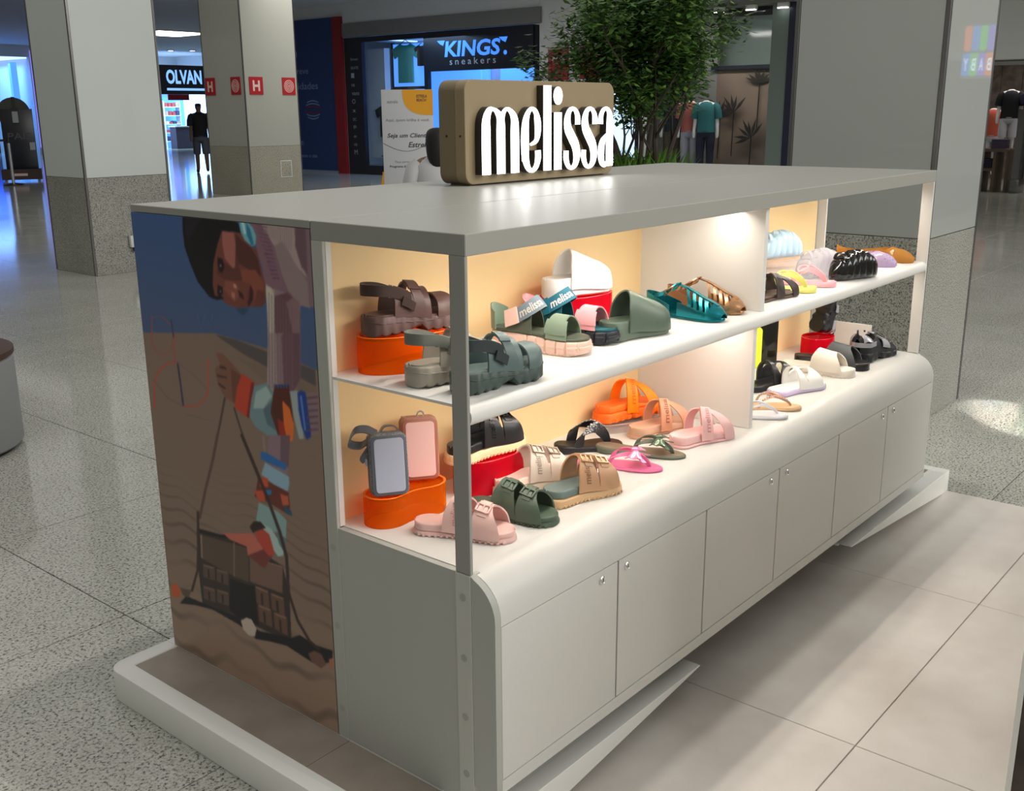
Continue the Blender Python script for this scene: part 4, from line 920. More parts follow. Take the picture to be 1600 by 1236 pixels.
# ------------------------------------------------------------------ printed mural on the end of the kiosk (flat print: colours per vertex)
MURAL = [((101,84,72),[(-5,913),(327,954),(532,944),(703,919),(983,897),(923,-326),(-430,-1056),(-56,907)]),((66,60,60),[(326,951),(408,949),(531,936),(699,918),(699,881),(630,894),(528,898),(436,918)]),((96,80,68),[(403,908),(526,896),(699,879),(696,848),(508,865)]),((118,98,101),[(481,1249),(695,1246),(696,1057),(661,1060),(648,1072),(546,1096),(533,1153),(508,1197)]),((98,74,86),[(486,1246),(543,1241),(587,1184),(612,1141),(660,1065),(633,1071),(591,1080),(549,1104),(533,1153)]),((134,116,116),[(550,1242),(664,1243),(692,1218),(692,1108),(655,1149),(618,1200),(575,1201)]),((86,66,74),[(664,1243),(694,1245),(692,1122),(675,1147),(658,1185)]),((112,92,96),[(544,1094),(663,1074),(646,887),(620,854),(518,837),(536,966)]),((128,112,112),[(544,1094),(574,1085),(559,849),(518,837),(536,966)]),((74,48,56),[(578,1070),(640,1072),(601,1040),(569,980),(569,1036)]),((84,58,66),[(588,982),(659,1046),(645,887),(619,856),(582,852)]),((100,80,86),[(654,1247),(741,1249),(733,1062),(692,1060),(664,1153)]),((102,76,86),[(486,1250),(524,1247),(555,1212),(587,1178),(608,1129),(601,1092),(569,1086),(538,1095),(534,1132),(517,1173),(518,1203),(509,1224)]),((132,116,113),[(528,1247),(665,1247),(656,1224),(650,1200),(669,1168),(692,1121),(663,1144),(633,1179),(612,1197),(583,1185),(555,1215)]),((112,96,96),[(583,1185),(612,1197),(649,1157),(693,1113),(692,1060),(663,1066),(623,1087),(604,1124)]),((84,62,68),[(665,1247),(696,1246),(693,1132),(674,1145),(656,1191)]),((150,142,132),[(542,1095),(565,1088),(571,1071),(559,984),(541,982),(541,1048)]),((82,54,60),[(571,1071),(619,1084),(637,1076),(659,1066),(654,996),(566,985)]),((104,80,84),[(613,1061),(641,1076),(659,1066),(654,996),(629,993)]),((74,48,68),[(515,1239),(558,1234),(558,1232),(516,1237)]),((74,48,68),[(519,1230),(560,1226),(561,1223),(520,1228)]),((74,48,68),[(523,1221),(563,1217),(563,1215),(524,1219)]),((74,48,68),[(527,1212),(565,1209),(566,1206),(528,1210)]),((74,48,68),[(530,1203),(568,1200),(568,1198),(531,1201)]),((74,48,68),[(534,1194),(570,1192),(571,1189),(535,1192)]),((74,48,68),[(538,1185),(573,1183),(574,1181),(539,1183)]),((74,48,68),[(542,1176),(576,1175),(576,1172),(542,1174)]),((74,48,68),[(545,1167),(578,1166),(579,1164),(546,1164)]),((74,48,68),[(549,1158),(581,1157),(581,1155),(550,1155)]),((74,48,68),[(553,1149),(583,1149),(584,1147),(554,1146)]),((74,48,68),[(557,1140),(586,1140),(586,1138),(557,1137)]),((74,48,68),[(560,1131),(589,1132),(589,1129),(561,1128)]),((74,48,68),[(564,1122),(591,1123),(592,1121),(565,1119)]),((74,48,68),[(568,1113),(594,1115),(594,1112),(569,1110)]),((112,96,97),[(539,1244),(541,1244),(555,1210),(552,1210)]),((112,96,97),[(548,1244),(550,1244),(562,1208),(559,1208)]),((112,96,97),[(556,1244),(559,1244),(568,1205),(566,1205)]),((112,96,97),[(565,1244),(567,1244),(575,1203),(573,1203)]),((112,96,97),[(574,1244),(576,1244),(582,1200),(579,1201)]),((112,96,97),[(582,1244),(584,1244),(589,1198),(586,1198)]),((112,96,97),[(591,1244),(593,1244),(595,1195),(593,1196)]),((112,96,97),[(599,1244),(601,1244),(602,1193),(599,1193)]),((112,96,97),[(607,1244),(610,1244),(609,1191),(606,1191)]),((112,96,97),[(616,1244),(618,1244),(615,1188),(613,1188)]),((112,96,97),[(624,1244),(626,1244),(622,1186),(619,1186)]),((112,96,97),[(632,1244),(635,1244),(628,1183),(626,1184)]),((112,96,97),[(641,1244),(643,1244),(635,1181),(632,1181)]),((112,96,97),[(649,1244),(651,1244),(642,1179),(639,1179)]),((92,50,42),[(390,1207),(462,1206),(499,1177),(519,1173),(530,1132),(542,1093),(538,1055),(524,1041),(474,1035),(422,1027),(384,1033),(364,1044),(334,1049),(336,1078),(345,1126),(369,1175)]),((66,34,31),[(443,1203),(468,1187),(499,1174),(520,1151),(529,1112),(485,1123),(445,1135),(439,1172)]),((76,40,35),[(439,1172),(445,1135),(456,1095),(422,1092),(387,1089),(354,1101),(368,1139),(420,1122),(431,1123)]),((108,56,44),[(451,1120),(509,1125),(534,1098),(536,1055),(499,1041),(497,1074),(483,1093),(456,1093)]),((84,44,37),[(508,1080),(536,1078),(536,1052),(522,1041),(495,1038)]),((130,78,71),[(392,1206),(435,1205),(440,1180),(431,1123),(420,1122),(394,1141),(388,1176)]),((108,60,50),[(388,1090),(422,1089),(442,1076),(437,1057),(418,1041),(400,1052),(380,1067)]),((152,106,94),[(418,1084),(430,1084),(432,1073),(420,1075)]),((140,92,78),[(408,1065),(423,1062),(419,1046),(409,1053)]),((38,19,19),[(435,1072),(452,1064),(457,1050),(440,1056)]),((24,13,14),[(365,1142),(384,1140),(389,1122),(378,1106),(366,1109),(362,1125)]),((120,110,112),[(371,1125),(378,1126),(377,1121),(370,1120)]),((24,13,14),[(356,1076),(374,1072),(374,1056),(360,1046),(351,1054)]),((100,84,84),[(363,1063),(369,1063),(368,1058),(362,1058)]),((16,9,10),[(336,1047),(369,1049),(377,1044),(346,1038)]),((46,17,21),[(486,1088),(494,1073),(489,1052),(470,1034),(469,1050),(478,1072)]),((88,36,36),[(474,1071),(482,1080),(479,1062),(469,1039),(465,1045)]),((11,9,13),[(236,1251),(417,1247),(456,1227),(464,1206),(437,1207),(390,1206),(369,1175),(345,1126),(335,1073),(342,1038),(317,1043),(274,1075),(249,1118),(231,1157),(229,1196)]),((22,18,26),[(250,1247),(331,1248),(290,1211),(252,1171),(239,1197)]),((112,66,56),[(436,1247),(456,1248),(457,1232),(440,1234)]),((88,142,150),[(460,1245),(478,1241),(509,1222),(520,1203),(515,1183),(501,1178),(476,1190),(462,1211)]),((40,92,120),[(485,1234),(500,1216),(509,1184),(500,1179),(486,1203)]),((150,190,192),[(467,1239),(476,1237),(483,1205),(475,1205)]),((36,58,80),[(420,1027),(470,1032),(466,1022),(450,1013),(434,1015)]),((98,64,52),[(326,905),(352,907),(390,887),(429,862),(396,780),(375,788),(348,796),(323,823),(315,860),(327,873),(340,872)]),((58,34,28),[(336,875),(359,874),(365,868),(336,868)]),((58,34,28),[(320,850),(362,850),(363,845),(323,844)]),((58,34,28),[(324,830),(355,821),(351,816),(325,823)]),((84,50,40),[(382,875),(421,861),(395,786),(378,793)]),((148,48,30),[(426,868),(472,854),(454,806),(439,758),(384,775),(400,827)]),((100,26,20),[(459,850),(472,853),(442,759),(431,761)]),((88,110,114),[(471,844),(522,860),(545,841),(547,737),(508,728),(462,742),(442,764),(454,806)]),((124,142,142),[(476,830),(518,852),(537,830),(500,794),(460,787)]),((64,84,92),[(499,791),(539,821),(544,747),(511,756)]),((20,40,92),[(547,860),(606,870),(601,856),(548,848)]),((64,26,18),[(547,852),(603,863),(606,832),(612,770),(584,728),(551,734),(527,789)]),((176,84,30),[(575,827),(600,812),(612,775),(604,734),(582,727),(574,773)]),((120,32,22),[(552,779),(574,773),(580,727),(555,735)]),((120,130,130),[(605,854),(635,860),(645,747),(628,743),(613,795)]),((20,44,112),[(632,855),(647,863),(661,860),(672,805),(671,757),(655,746),(640,775),(632,813)]),((70,100,150),[(640,848),(647,851),(655,769),(649,767)]),((104,84,90),[(662,859),(704,869),(701,767),(673,761)]),((72,52,60),[(663,849),(704,859),(705,855),(664,845)]),((72,52,60),[(661,834),(703,843),(703,840),(662,830)]),((72,52,60),[(660,818),(702,828),(702,824),(661,814)]),((72,52,60),[(658,803),(700,813),(701,809),(660,798)]),((72,52,60),[(657,787),(699,797),(699,793),(658,783)]),((72,52,60),[(656,771),(698,782),(698,778),(657,767)]),((92,74,80),[(551,1076),(553,1076),(531,849),(528,848)]),((92,74,80),[(561,1074),(563,1074),(542,851),(539,850)]),((92,74,80),[(571,1072),(573,1073),(553,852),(550,852)]),((92,74,80),[(581,1071),(583,1071),(563,854),(560,854)]),((92,74,80),[(591,1069),(593,1069),(574,856),(571,855)]),((92,74,80),[(601,1067),(603,1068),(585,858),(582,857)]),((92,74,80),[(611,1066),(613,1066),(595,859),(592,859)]),((92,74,80),[(621,1064),(623,1064),(605,861),(603,861)]),((92,74,80),[(631,1062),(633,1063),(616,863),(613,862)]),((108,88,96),[(514,730),(595,746),(581,662),(572,639),(500,661)]),((84,64,74),[(559,739),(595,746),(581,662),(551,672)]),((112,96,96),[(488,725),(495,726),(497,666),(489,670)]),((28,80,134),[(478,682),(500,683),(575,669),(570,654),(508,658),(474,662)]),((108,134,150),[(491,657),(580,640),(580,621),(570,598),(519,607),(473,622)]),((78,34,26),[(460,614),(519,607),(575,600),(577,563),(570,541),(496,554),(438,557),(447,577)]),((152,60,40),[(462,614),(497,618),(497,595),(464,587)]),((150,58,36),[(438,572),(479,583),(481,556),(456,547)]),((150,70,46),[(542,588),(572,589),(573,567),(549,559)]),((30,90,140),[(481,584),(509,591),(507,578),(485,571)]),((24,60,90),[(553,562),(581,553),(582,540),(554,546)]),((104,128,128),[(454,545),(529,539),(560,525),(552,475),(489,484),(437,493)]),((130,150,148),[(455,492),(497,486),(542,446),(537,426),(516,418),(484,442)]),((70,90,92),[(514,485),(552,475),(543,435),(524,453)]),((40,31,28),[(169,401),(280,413),(402,420),(532,397),(551,327),(546,196),(456,192),(327,189),(163,181),(160,259),(159,316)]),((68,54,46),[(185,387),(269,396),(397,406),(385,309),(322,308),(179,318)]),((90,68,58),[(397,383),(532,394),(523,321),(391,313)]),((120,94,82),[(398,385),(532,396),(532,393),(397,382)]),((110,90,78),[(183,389),(191,389),(185,320),(177,319)]),((100,82,72),[(332,407),(338,407),(325,307),(320,307)]),((12,10,12),[(303,295),(388,301),(408,308),(412,198),(327,191),(289,202)]),((70,54,46),[(183,304),(237,309),(234,269),(179,264)]),((100,80,68),[(187,302),(233,307),(232,303),(186,298)]),((32,24,20),[(203,293),(211,294),(210,270),(202,269)]),((70,54,46),[(245,308),(298,313),(294,273),(241,269)]),((100,80,68),[(249,306),(293,310),(293,307),(248,302)]),((32,24,20),[(265,297),(273,298),(271,274),(263,273)]),((70,54,46),[(175,238),(230,244),(226,203),(172,198)]),((100,80,68),[(179,236),(226,241),(225,237),(179,232)]),((32,24,20),[(196,227),(204,228),(203,203),(194,202)]),((70,54,46),[(238,246),(292,252),(288,212),(235,207)]),((100,80,68),[(242,245),(287,250),(287,246),(242,241)]),((32,24,20),[(258,236),(266,237),(265,213),(257,211)]),((78,56,46),[(412,309),(466,311),(465,259),(412,261)]),((112,86,70),[(416,307),(462,308),(462,304),(415,303)]),((36,26,22),[(432,294),(441,295),(441,262),(432,261)]),((78,56,46),[(474,308),(527,310),(527,259),(475,262)]),((112,86,70),[(478,307),(523,308),(523,304),(477,303)]),((36,26,22),[(494,294),(503,294),(503,262),(494,262)]),((78,56,46),[(417,259),(471,262),(471,209),(417,211)]),((112,86,70),[(421,258),(467,259),(467,255),(420,253)]),((36,26,22),[(437,245),(446,245),(446,212),(437,212)]),((78,56,46),[(481,258),(534,260),(533,208),(481,210)]),((112,86,70),[(485,256),(530,258),(529,253),(484,252)]),((36,26,22),[(501,243),(509,244),(510,211),(501,211)]),((12,10,14),[(169,402),(192,405),(280,413),(415,453),(412,445),(279,404),(180,392)]),((150,78,66),[(286,420),(358,437),(418,454),(435,442),(432,430),(392,410),(318,410)]),((150,80,70),[(388,409),(440,437),(465,425),(426,396),(391,386)]),((90,40,36),[(391,386),(465,425),(499,420),(458,370),(441,371)]),((30,16,16),[(408,469),(428,488),(455,494),(475,483),(434,464),(420,455)]),((142,50,38),[(428,459),(462,477),(487,469),(504,421),(480,408),(456,423),(436,441)]),((16,15,18),[(49,145),(86,179),(159,182),(327,191),(419,182),(547,207),(581,226),(638,219),(703,226),(701,195),(634,165),(525,178),(454,166),(398,153),(325,171),(209,177),(125,164)]),((150,136,126),[(336,186),(362,203),(385,205),(403,183),(393,158),(366,153),(343,163)]),((84,58,52),[(609,186),(635,203),(661,202),(677,180),(655,161),(619,168)]),((150,66,38),[(13,191),(43,203),(62,187),(52,165),(13,154)]),((70,56,48),[(57,195),(116,205),(96,176),(70,176)]),((130,78,60),[(687,198),(704,208),(701,175),(690,175)]),((150,56,46),[(23,709),(32,748),(31,761),(34,775),(40,788),(49,802),(61,814),(76,826),(92,836),(109,844),(127,850),(146,854),(145,858),(126,854),(107,847),(88,838),(71,828),(56,816),(43,802),(33,788),(27,774),(24,760),(25,747),(16,708)]),((40,34,66),[(148,855),(153,797),(156,738),(164,740),(160,799),(156,856)]),((150,56,46),[(159,737),(199,743),(212,747),(224,752),(236,758),(247,764),(257,772),(266,780),(273,788),(278,797),(282,805),(284,814),(293,885),(287,884),(278,813),(276,805),(273,797),(267,789),(261,781),(253,773),(243,766),(233,760),(222,755),(211,750),(199,747),(160,741)]),((92,68,60),[(29,788),(89,748),(159,738),(161,740),(92,750),(32,790)]),((96,72,62),[(144,854),(213,833),(274,801),(277,803),(216,835),(146,856)]),((130,62,62),[(50,963),(39,905),(39,891),(45,879),(55,870),(70,865),(87,865),(104,870),(121,879),(134,891),(144,905),(149,920),(144,967),(140,966),(145,919),(140,905),(131,891),(118,880),(103,872),(87,867),(72,867),(59,872),(49,880),(44,892),(44,906),(54,964)]),((120,60,70),[(51,960),(99,968),(136,949),(140,951),(101,970),(51,962)]),((36,40,80),[(139,966),(142,919),(147,920),(144,967)]),((140,60,60),[(142,919),(142,860),(147,861),(147,920)]),((70,86,126),[(260,994),(269,952),(293,996),(311,965),(326,1001),(323,1001),(312,967),(292,998),(269,954),(263,995)]),((60,44,40),[(344,796),(317,731),(282,651),(290,652),(325,731),(352,796)]),((50,38,36),[(379,775),(397,729),(421,676),(427,679),(403,731),(385,777)]),((72,52,46),[(299,695),(264,612),(224,532),(180,432),(192,434),(236,533),(276,613),(311,696)]),((44,30,26),[(176,453),(167,369),(149,275),(110,201),(121,202),(160,278),(178,372),(187,456)]),((44,30,28),[(398,709),(447,626),(491,551),(525,481),(544,423),(542,330),(554,334),(556,428),(537,486),(502,557),(459,632),(410,714)]),((44,30,28),[(543,329),(572,261),(614,219),(651,207),(658,215),(622,226),(581,267),(553,334)]),((84,70,62),[(169,718),(294,723),(295,724),(170,720)])]
def build_mural():
    MW, MH = D_ - D1 - .002, H_ - .019          # panel size, metres
    nx, ny = 300, 520; ss = 2
    gx, gy = nx * ss, ny * ss
    X = (np.arange(gx) + .5) / gx * MW * 1000; Z = (np.arange(gy) + .5) / gy * MH * 1000
    XX, ZZ = np.meshgrid(X, Z)
    f = np.clip((ZZ - 700) / 550, 0, 1)[..., None]
    img = (1 - f) * np.array((62., 70., 90.)) + f * np.array((46., 70., 110.))
    rng = np.random.default_rng(3)
    for ci, (c, pts) in enumerate(MURAL):
        p = np.array(pts, float); x0, x1 = p[:, 0].min(), p[:, 0].max(); z0, z1 = p[:, 1].min(), p[:, 1].max()
        i0, i1 = np.searchsorted(X, (x0, x1)); j0, j1 = np.searchsorted(Z, (z0, z1))
        if i1 <= i0 or j1 <= j0: continue
        sx, sz = XX[j0:j1, i0:i1], ZZ[j0:j1, i0:i1]; ins = np.zeros(sx.shape, bool); n = len(p)
        for k in range(n):
            xa, za = p[k]; xb, zb = p[(k + 1) % n]
            if za == zb: continue
            cond = ((za > sz) != (zb > sz)) & (sx < (xb - xa) * (sz - za) / (zb - za) + xa); ins ^= cond
        sub = img[j0:j1, i0:i1]; sub[ins] = c
        if ci == 0:   # sand: printed ripples and a lighter foreground
            w = np.sin((sz + 18 * np.sin(sx / 70. + sz / 130.) + 9 * np.sin(sx / 23.)) / (4.5 + 13 * np.clip((760 - sz) / 700, 0, 1)) )
            d = np.clip(w, .55, 1) - .55
            k = np.clip((640 - sz) / 300, 0, 1)
            lum = 1 - .55 * d * k * (.6 + .4 * np.sin(sx / 90. + sz / 60.)) + .16 * np.clip((330 - sz) / 300, 0, 1) + rng.normal(0, .015, sx.shape)
            sub[ins] *= lum[ins][:, None]
    img = img.reshape(ny, ss, nx, ss, 3).mean((1, 3))
    for _ in range(2):   # soft print
        q = np.pad(img, ((1, 1), (1, 1), (0, 0)), 'edge'); img = (4 * img + q[:-2, 1:-1] + q[2:, 1:-1] + q[1:-1, :-2] + q[1:-1, 2:]) / 8
    lin = np.where(img / 255 <= .04045, img / 255 / 12.92, ((img / 255 + .055) / 1.055) ** 2.4) / .44
    lin = np.clip(lin, 0, .95)
    vy = np.linspace(D_ - .0005, D1 + .0015, nx); vz = np.linspace(.0, MH, ny)
    vs = np.zeros((ny, nx, 3)); vs[..., 1] = vy[None, :]; vs[..., 2] = vz[:, None]
    idx = np.arange(nx * ny).reshape(ny, nx)
    q = np.stack([idx[:-1, :-1], idx[1:, :-1], idx[1:, 1:], idx[:-1, 1:]], -1).reshape(-1, 4)
    # give the sheet a thickness: a back face
    vb = np.array([(.004, vy[0], 0), (.004, vy[-1], 0), (.004, vy[-1], MH), (.004, vy[0], MH)]); nb = nx * ny
    me = bpy.data.meshes.new('mural_panel'); allv = np.concatenate([vs.reshape(-1, 3), vb])
    nq = len(q) + 1; me.vertices.add(len(allv)); me.vertices.foreach_set('co', allv.ravel())
    loops = np.concatenate([q.ravel(), [nb, nb + 1, nb + 2, nb + 3]]).astype(np.int32)
    me.loops.add(len(loops)); me.loops.foreach_set('vertex_index', loops)
    me.polygons.add(nq); me.polygons.foreach_set('loop_start', np.arange(nq, dtype=np.int32) * 4); me.polygons.foreach_set('loop_total', np.full(nq, 4, dtype=np.int32))
    me.update(); me.validate()
    at = me.color_attributes.new('print', 'FLOAT_COLOR', 'POINT')
    c4 = np.ones((len(allv), 4)); c4[:nb, :3] = lin.reshape(-1, 3); c4[nb:, :3] = .5
    at.data.foreach_set('color', c4.ravel())
    m = mat('mural_print', (.5, .5, .5), .42); nt, N, p = nodes(m)
    a = N('ShaderNodeAttribute', attribute_name='print'); nt.links.new(a.outputs['Color'], p.inputs['Base Color'])
    me.materials.append(m)
    o = bpy.data.objects.new('mural_panel', me); col.objects.link(o)
    return o
mur = build_mural(); mur.parent = K; mur['label'] = 'printed desert photo of a leaning woman with bangles and a brown bag'

# the neighbouring stand, of which only the near edge reaches into the picture
K2 = thing('panel_stand', 'dark brown panel with a white edge cut off at the lower right corner', 'stand', (.64, -1.6, FZ))
m_brownpanel = mottled(mat('brown_panel', (.06, .045, .038), .6), (.045, .033, .028), (.085, .062, .052), 9., 4.)
k2o = (.64, -1.6, FZ)
mk('side_panel', B(k2o).box(.64, .66, -2.4, -.918, FZ + .02, 1.1), m_brownpanel, K2); mk('edge_strip', B(k2o).box(.638, .66, -.917, -.906, FZ + .02, 1.1), m_kerb, K2)
mk('body', B(k2o).box(.662, 2.9, -2.4, -.93, FZ, 1.1), m_side, K2)
# ------------------------------------------------------------------ mall around the kiosk
FX = 17.66
m_wall = mat('wall_white', (.68, .69, .68), .7)
m_fascia = mat('fascia_grey', (.20, .20, .19), .5)
m_dark = mat('shopfront_black', (.012, .014, .022), .3)
m_darkblue = mat('hoarding_blue', (.02, .05, .16), .45)
m_redstrip = mat('hoarding_red', (.25, .015, .02), .5)
m_dimtext = mat('dim_lettering', (.22, .30, .5), .6)
m_shopglass = None
def pane_mat():
    m = mat('shop_glass', (.9, .95, .95), .03); nt, N, p = nodes(m); out = nt.nodes['Material Output']
    t = N('ShaderNodeBsdfTransparent'); t.inputs[0].default_value = (.93, .96, .97, 1)
    g = N('ShaderNodeBsdfGlossy', Roughness=.02); mx = N('ShaderNodeMixShader', Fac=.03)
    nt.links.new(t.outputs[0], mx.inputs[1]); nt.links.new(g.outputs[0], mx.inputs[2]); nt.links.new(mx.outputs[0], out.inputs['Surface']); return m
m_pane = pane_mat()
def glow(name, c, s): return mat(name, c, .5, emit=c, estr=s)
g_blue = glow('light_wall_blue', (.08, .24, 1.0), .6)
g_blue2 = glow('light_strip_blue', (.10, .34, 1.0), 1.0)
g_cool = glow('light_panel_cool', (.55, .75, 1.0), 1.3)
g_white = glow('lamp_white', (1, .98, .95), 5.)
g_sign = glow('sign_letters_blue', (.12, .3, 1.0), 1.2)
g_sign2 = glow('sign_letters_pale', (.25, .52, 1.0), 1.1)

# walls of the setting
tag(mk('wall_right', B().box(FX, FX + .3, 20.3, 23.6, FZ, 4.4).box(FX, FX + .3, 11.15, 13.82, FZ, 4.4).box(FX, FX + .3, 4.6, 7.7, FZ, 4.4).box(FX - .02, FX + .4, 13.8, 20.3, 3.36, 4.4).box(FX, FX + .3, 7.7, 11.2, 3.6, 4.4).box(FX, FX + .3, -14, 4.6, 2.25, 4.4), m_wall), kind='structure')
tag(mk('wall_back', B().box(-10, 18.0, 46, 46.3, FZ, 6).box(20.3, 25.2, 42, 46.3, FZ, 4.6).box(29.4, 60, 42, 46.3, FZ, 4.6).box(18., 60, 46, 46.3, FZ, 6), m_wall), kind='structure')
tag(mk('wall_far', B().box(25.2, 25.5, -14, 24, FZ, 4.4).box(FX + .3, 25.5, 23.6, 23.9, FZ, 4.4).box(FX + .3, 25.5, 13.3, 13.5, FZ, 4.4).box(FX + .3, 25.5, 7.2, 7.4, FZ, 4.4), m_wall), kind='structure')
tag(mk('trim_1', B().box(FX - .06, FX - .021, 13.75, 20.3, 3.36, 3.70), m_fascia), kind='structure')
ce2 = tag(mk('ceiling', B().box(-6, 10, 20, 70, 4.9, 5.1), m_ceil), kind='structure')

# ceiling lights
def ceil_lamp(label, x0, x1, y0, y1, z=4.2, name='ceiling_light', m=None):
    c = ((x0 + x1) / 2, (y0 + y1) / 2, z); t = thing(name, label, 'ceiling light', c)
    mk('frame', B(c).box(x0 - .04, x1 + .04, y0 - .04, y1 + .04, z - .03, z), m_wall, t); mk('diffuser', B(c).box(x0, x1, y0, y1, z - .04, z - .03), m or g_white, t); return t
ceil_lamp('long rectangular ceiling light above the far corridor', 19.2, 21.2, 31.2, 33.2)
for k, (x, y, w) in enumerate(((25.9, 41.0, 'left'), (26.6, 40.4, 'right'))):
    c = (x, y, 4.2); t = thing('downlight', '%s of the two small downlights in front of the far shoe shop' % w, 'downlight', c)
    mk('housing', B(c).lathe([(.16, 0), (.16, -.03), (.11, -.03)], 20, c), m_fascia, t); mk('lens', B(c).lathe([(.11, -.028), (.1, -.04), (.001, -.045)], 20, c), g_white, t)

# fire signs on the distant pillar
m_signred = mat('sign_red', (.42, .012, .02), .5); m_signwhite = mat('sign_print_white', (.75, .55, .5), .5)
def fire_sign(label, o, xd, w, h, kind):
    t = thing('fire_sign', label, 'sign', o, group='red fire hydrant signs'); M = frame_matrix((0, 0, 0), xd, (0, 0, 1))
    mk('plate', B().box(0, w, 0, h, 0, .01, M), m_signred, t)
    if kind == 'H':
        mk('letter', B().box(w * .24, w * .37, h * .2, h * .8, .01, .014, M).box(w * .63, w * .76, h * .2, h * .8, .01, .014, M).box(w * .37, w * .63, h * .43, h * .57, .01, .014, M), m_signwhite, t)
    else:
        for r in (.36, .27, .18, .08):
            mk('ring', B().loft([[M @ Vector((w / 2 + q * math.cos(a), h / 2 + q * math.sin(a), z)) for a in [2 * math.pi * k / 28 for k in range(28)]] for q, z in ((r * h, .01), (r * h, .013), ((r - .035) * h, .013), ((r - .035) * h, .01))], cap=False), m_signwhite, t)
fire_sign('red H sign on the shaded face of the cream pillar', (11.245, 17.2, 1.83), (0, -1, 0), .32, .33, 'H')
fire_sign('red hose reel sign on the shaded face of the cream pillar', (11.245, 16.36, 1.83), (0, -1, 0), .30, .33, 'O')
fire_sign('red H sign on the brighter face of the cream pillar', (11.36, 15.945, 1.83), (1, 0, 0), .32, .33, 'H')
fire_sign('red hose reel sign on the brighter face of the cream pillar', (12.15, 15.945, 1.83), (1, 0, 0), .32, .33, 'O')
t = thing('access_plate', 'small white access plate on the granite foot of the cream pillar', 'plate', (12.0, 15.945, .25))
mk('cover', B().box(0, .25, -.008, 0, 0, .3), m_gran_beige, t, bevel=.003); mk('rim', B().box(-.015, .265, -.004, 0, -.015, .315), m_wall, t)
# power outlet on the left pillar
po_ = thing('power_outlet', 'white power outlet box with black plug on the left pillar', 'outlet', (4.30, 8.552, .22))
mk('cover', B().box(-.05, .05, -.045, 0, -.06, .06), m_wall, po_, bevel=.01); mk('plug', B().box(-.02, .02, -.06, -.02, -.10, -.061), m_black, po_, bevel=.006)

# blue hoarding left of the sneaker shop
h = thing('hoarding', 'dark blue hoarding with faint lettering and round emblem', 'hoarding', (FX, 21.5, FZ))
ho = (FX, 21.5, FZ)
mk('panel', B(ho).box(FX - .05, FX - .001, 20.66, 23.2, FZ, 3.88), m_darkblue, h); mk('edge_strip', B(ho).box(FX - .09, FX - .001, 20.31, 20.655, FZ, 3.88), m_redstrip, h)
mk('base_strip', B(ho).box(FX - .07, FX - .051, 20.66, 23.2, FZ, FZ + .06), mat('base_steel', (.25, .3, .4), .4), h)
def wall_text(s, y, z, w, hgt, mt, parent, off, x=FX - .051, **k):
    return fit_text(s, w, hgt, frame_matrix((x, y, z), (0, -1, 0), (0, 0, 1)), mt, 'lettering', parent, off=off, **k)
wall_text('al', 22.35, 2.92, .18, .17, m_dimtext, h, ho); wall_text('breve', 22.35, 2.5, .62, .16, m_dimtext, h, ho); wall_text('vidades', 22.35, 2.1, .98, .18, m_dimtext, h, ho)
wall_text('com', 22.35, .62, .25, .12, m_dimtext, h, ho); wall_text('acesse o site', 22.35, .3, .8, .09, m_dimtext, h, ho)
for k in range(6):
    zz = 1.55 + .075 * (k - 2.5); hw_ = math.sqrt(max(.01, .30 ** 2 - (zz - 1.55) ** 2))
    mk('emblem_line', B(ho).grid(lambda u, v: (FX - .052, 21.62 + hw_ * (1 - 2 * u), zz + (.028 * v) + (.05 * (1 if zz > 1.55 else -1)) * (1 - (2 * u - 1) ** 2)), 16, 1), m_dimtext if k not in (2, 3) else m_redstrip, h)

# sneaker shop
sn = thing('shopfront', 'dark sneaker shop front with a glowing blue letter sign', 'shopfront', (FX, 17, FZ)); no = (FX, 17, FZ)
for q in ((19.62, 20.28, FZ, 3.34), (17.28, 17.40, FZ, 3.34), (13.84, 13.95, FZ, 3.34), (17.4, 19.62, 3.22, 3.34), (17.4, 19.62, FZ, .14)): mk('frame_member', B(no).box(FX - .02, FX + .1, *q), m_dark, sn)
mk('sign_panel', B(no).box(FX - .06, FX + .1, 13.95, 17.28, 2.43, 3.34), m_dark, sn)
kx = FX - .065
gl = glow('blue_sign_letters', (.05, .22, 1.0), 1.15)
fit_text('KINGS', 1.75, .36, frame_matrix((kx, 16.66, 2.74), (0, -1, 0), (0, .0, 1)), gl, 'sign_lettering', sn, off=no, bold=.028, font_shear=.12)
for (ya, yb, za, zb_) in ((16.90, 16.55, 3.10, 3.0), (14.95, 14.70, 3.10, 3.0)):   # wing tips of the first and last letter
    mk('sign_flick', B(no).add([(kx, ya, 3.12), (kx, ya - .26, 3.12), (kx, ya - .20, 3.0), (kx, ya - .1, 3.04)], [(0, 1, 2, 3)]), gl, sn, recalc=False)
mk('sign_dot', B(no).lathe([(.05, 0), (.05, .005), (.03, .005)], 16, M=frame_matrix((kx, 14.76, 2.78), (0, -1, 0), (0, 0, 1))), gl, sn)
fit_text('sneakers', 1.45, .15, frame_matrix((kx, 16.5, 2.56), (0, -1, 0), (0, 0, 1)), mat('grey_lettering', (.25, .28, .36), .5, emit=(.25, .3, .4), estr=.35), 'sign_lettering', sn, off=no, spacing=1.5)
for k, s_ in enumerate(('Street', 'SKATE', 'I', 'NB', 'vans', 'O', 'x', 'DC', 'qix', 'dr', 'HD', 'M')):
    wall_text(s_, 20.05, 2.78 - k * .215, .12 + .16 * (len(s_) > 3), .07 + .05 * (k % 3 == 2), mat('brand_list_print', (.35, .38, .45), .5), sn, no, x=FX - .025)
mk('window_pane', B(no).box(FX + .02, FX + .03, 17.4, 19.62, .14, 3.22), m_pane, sn)
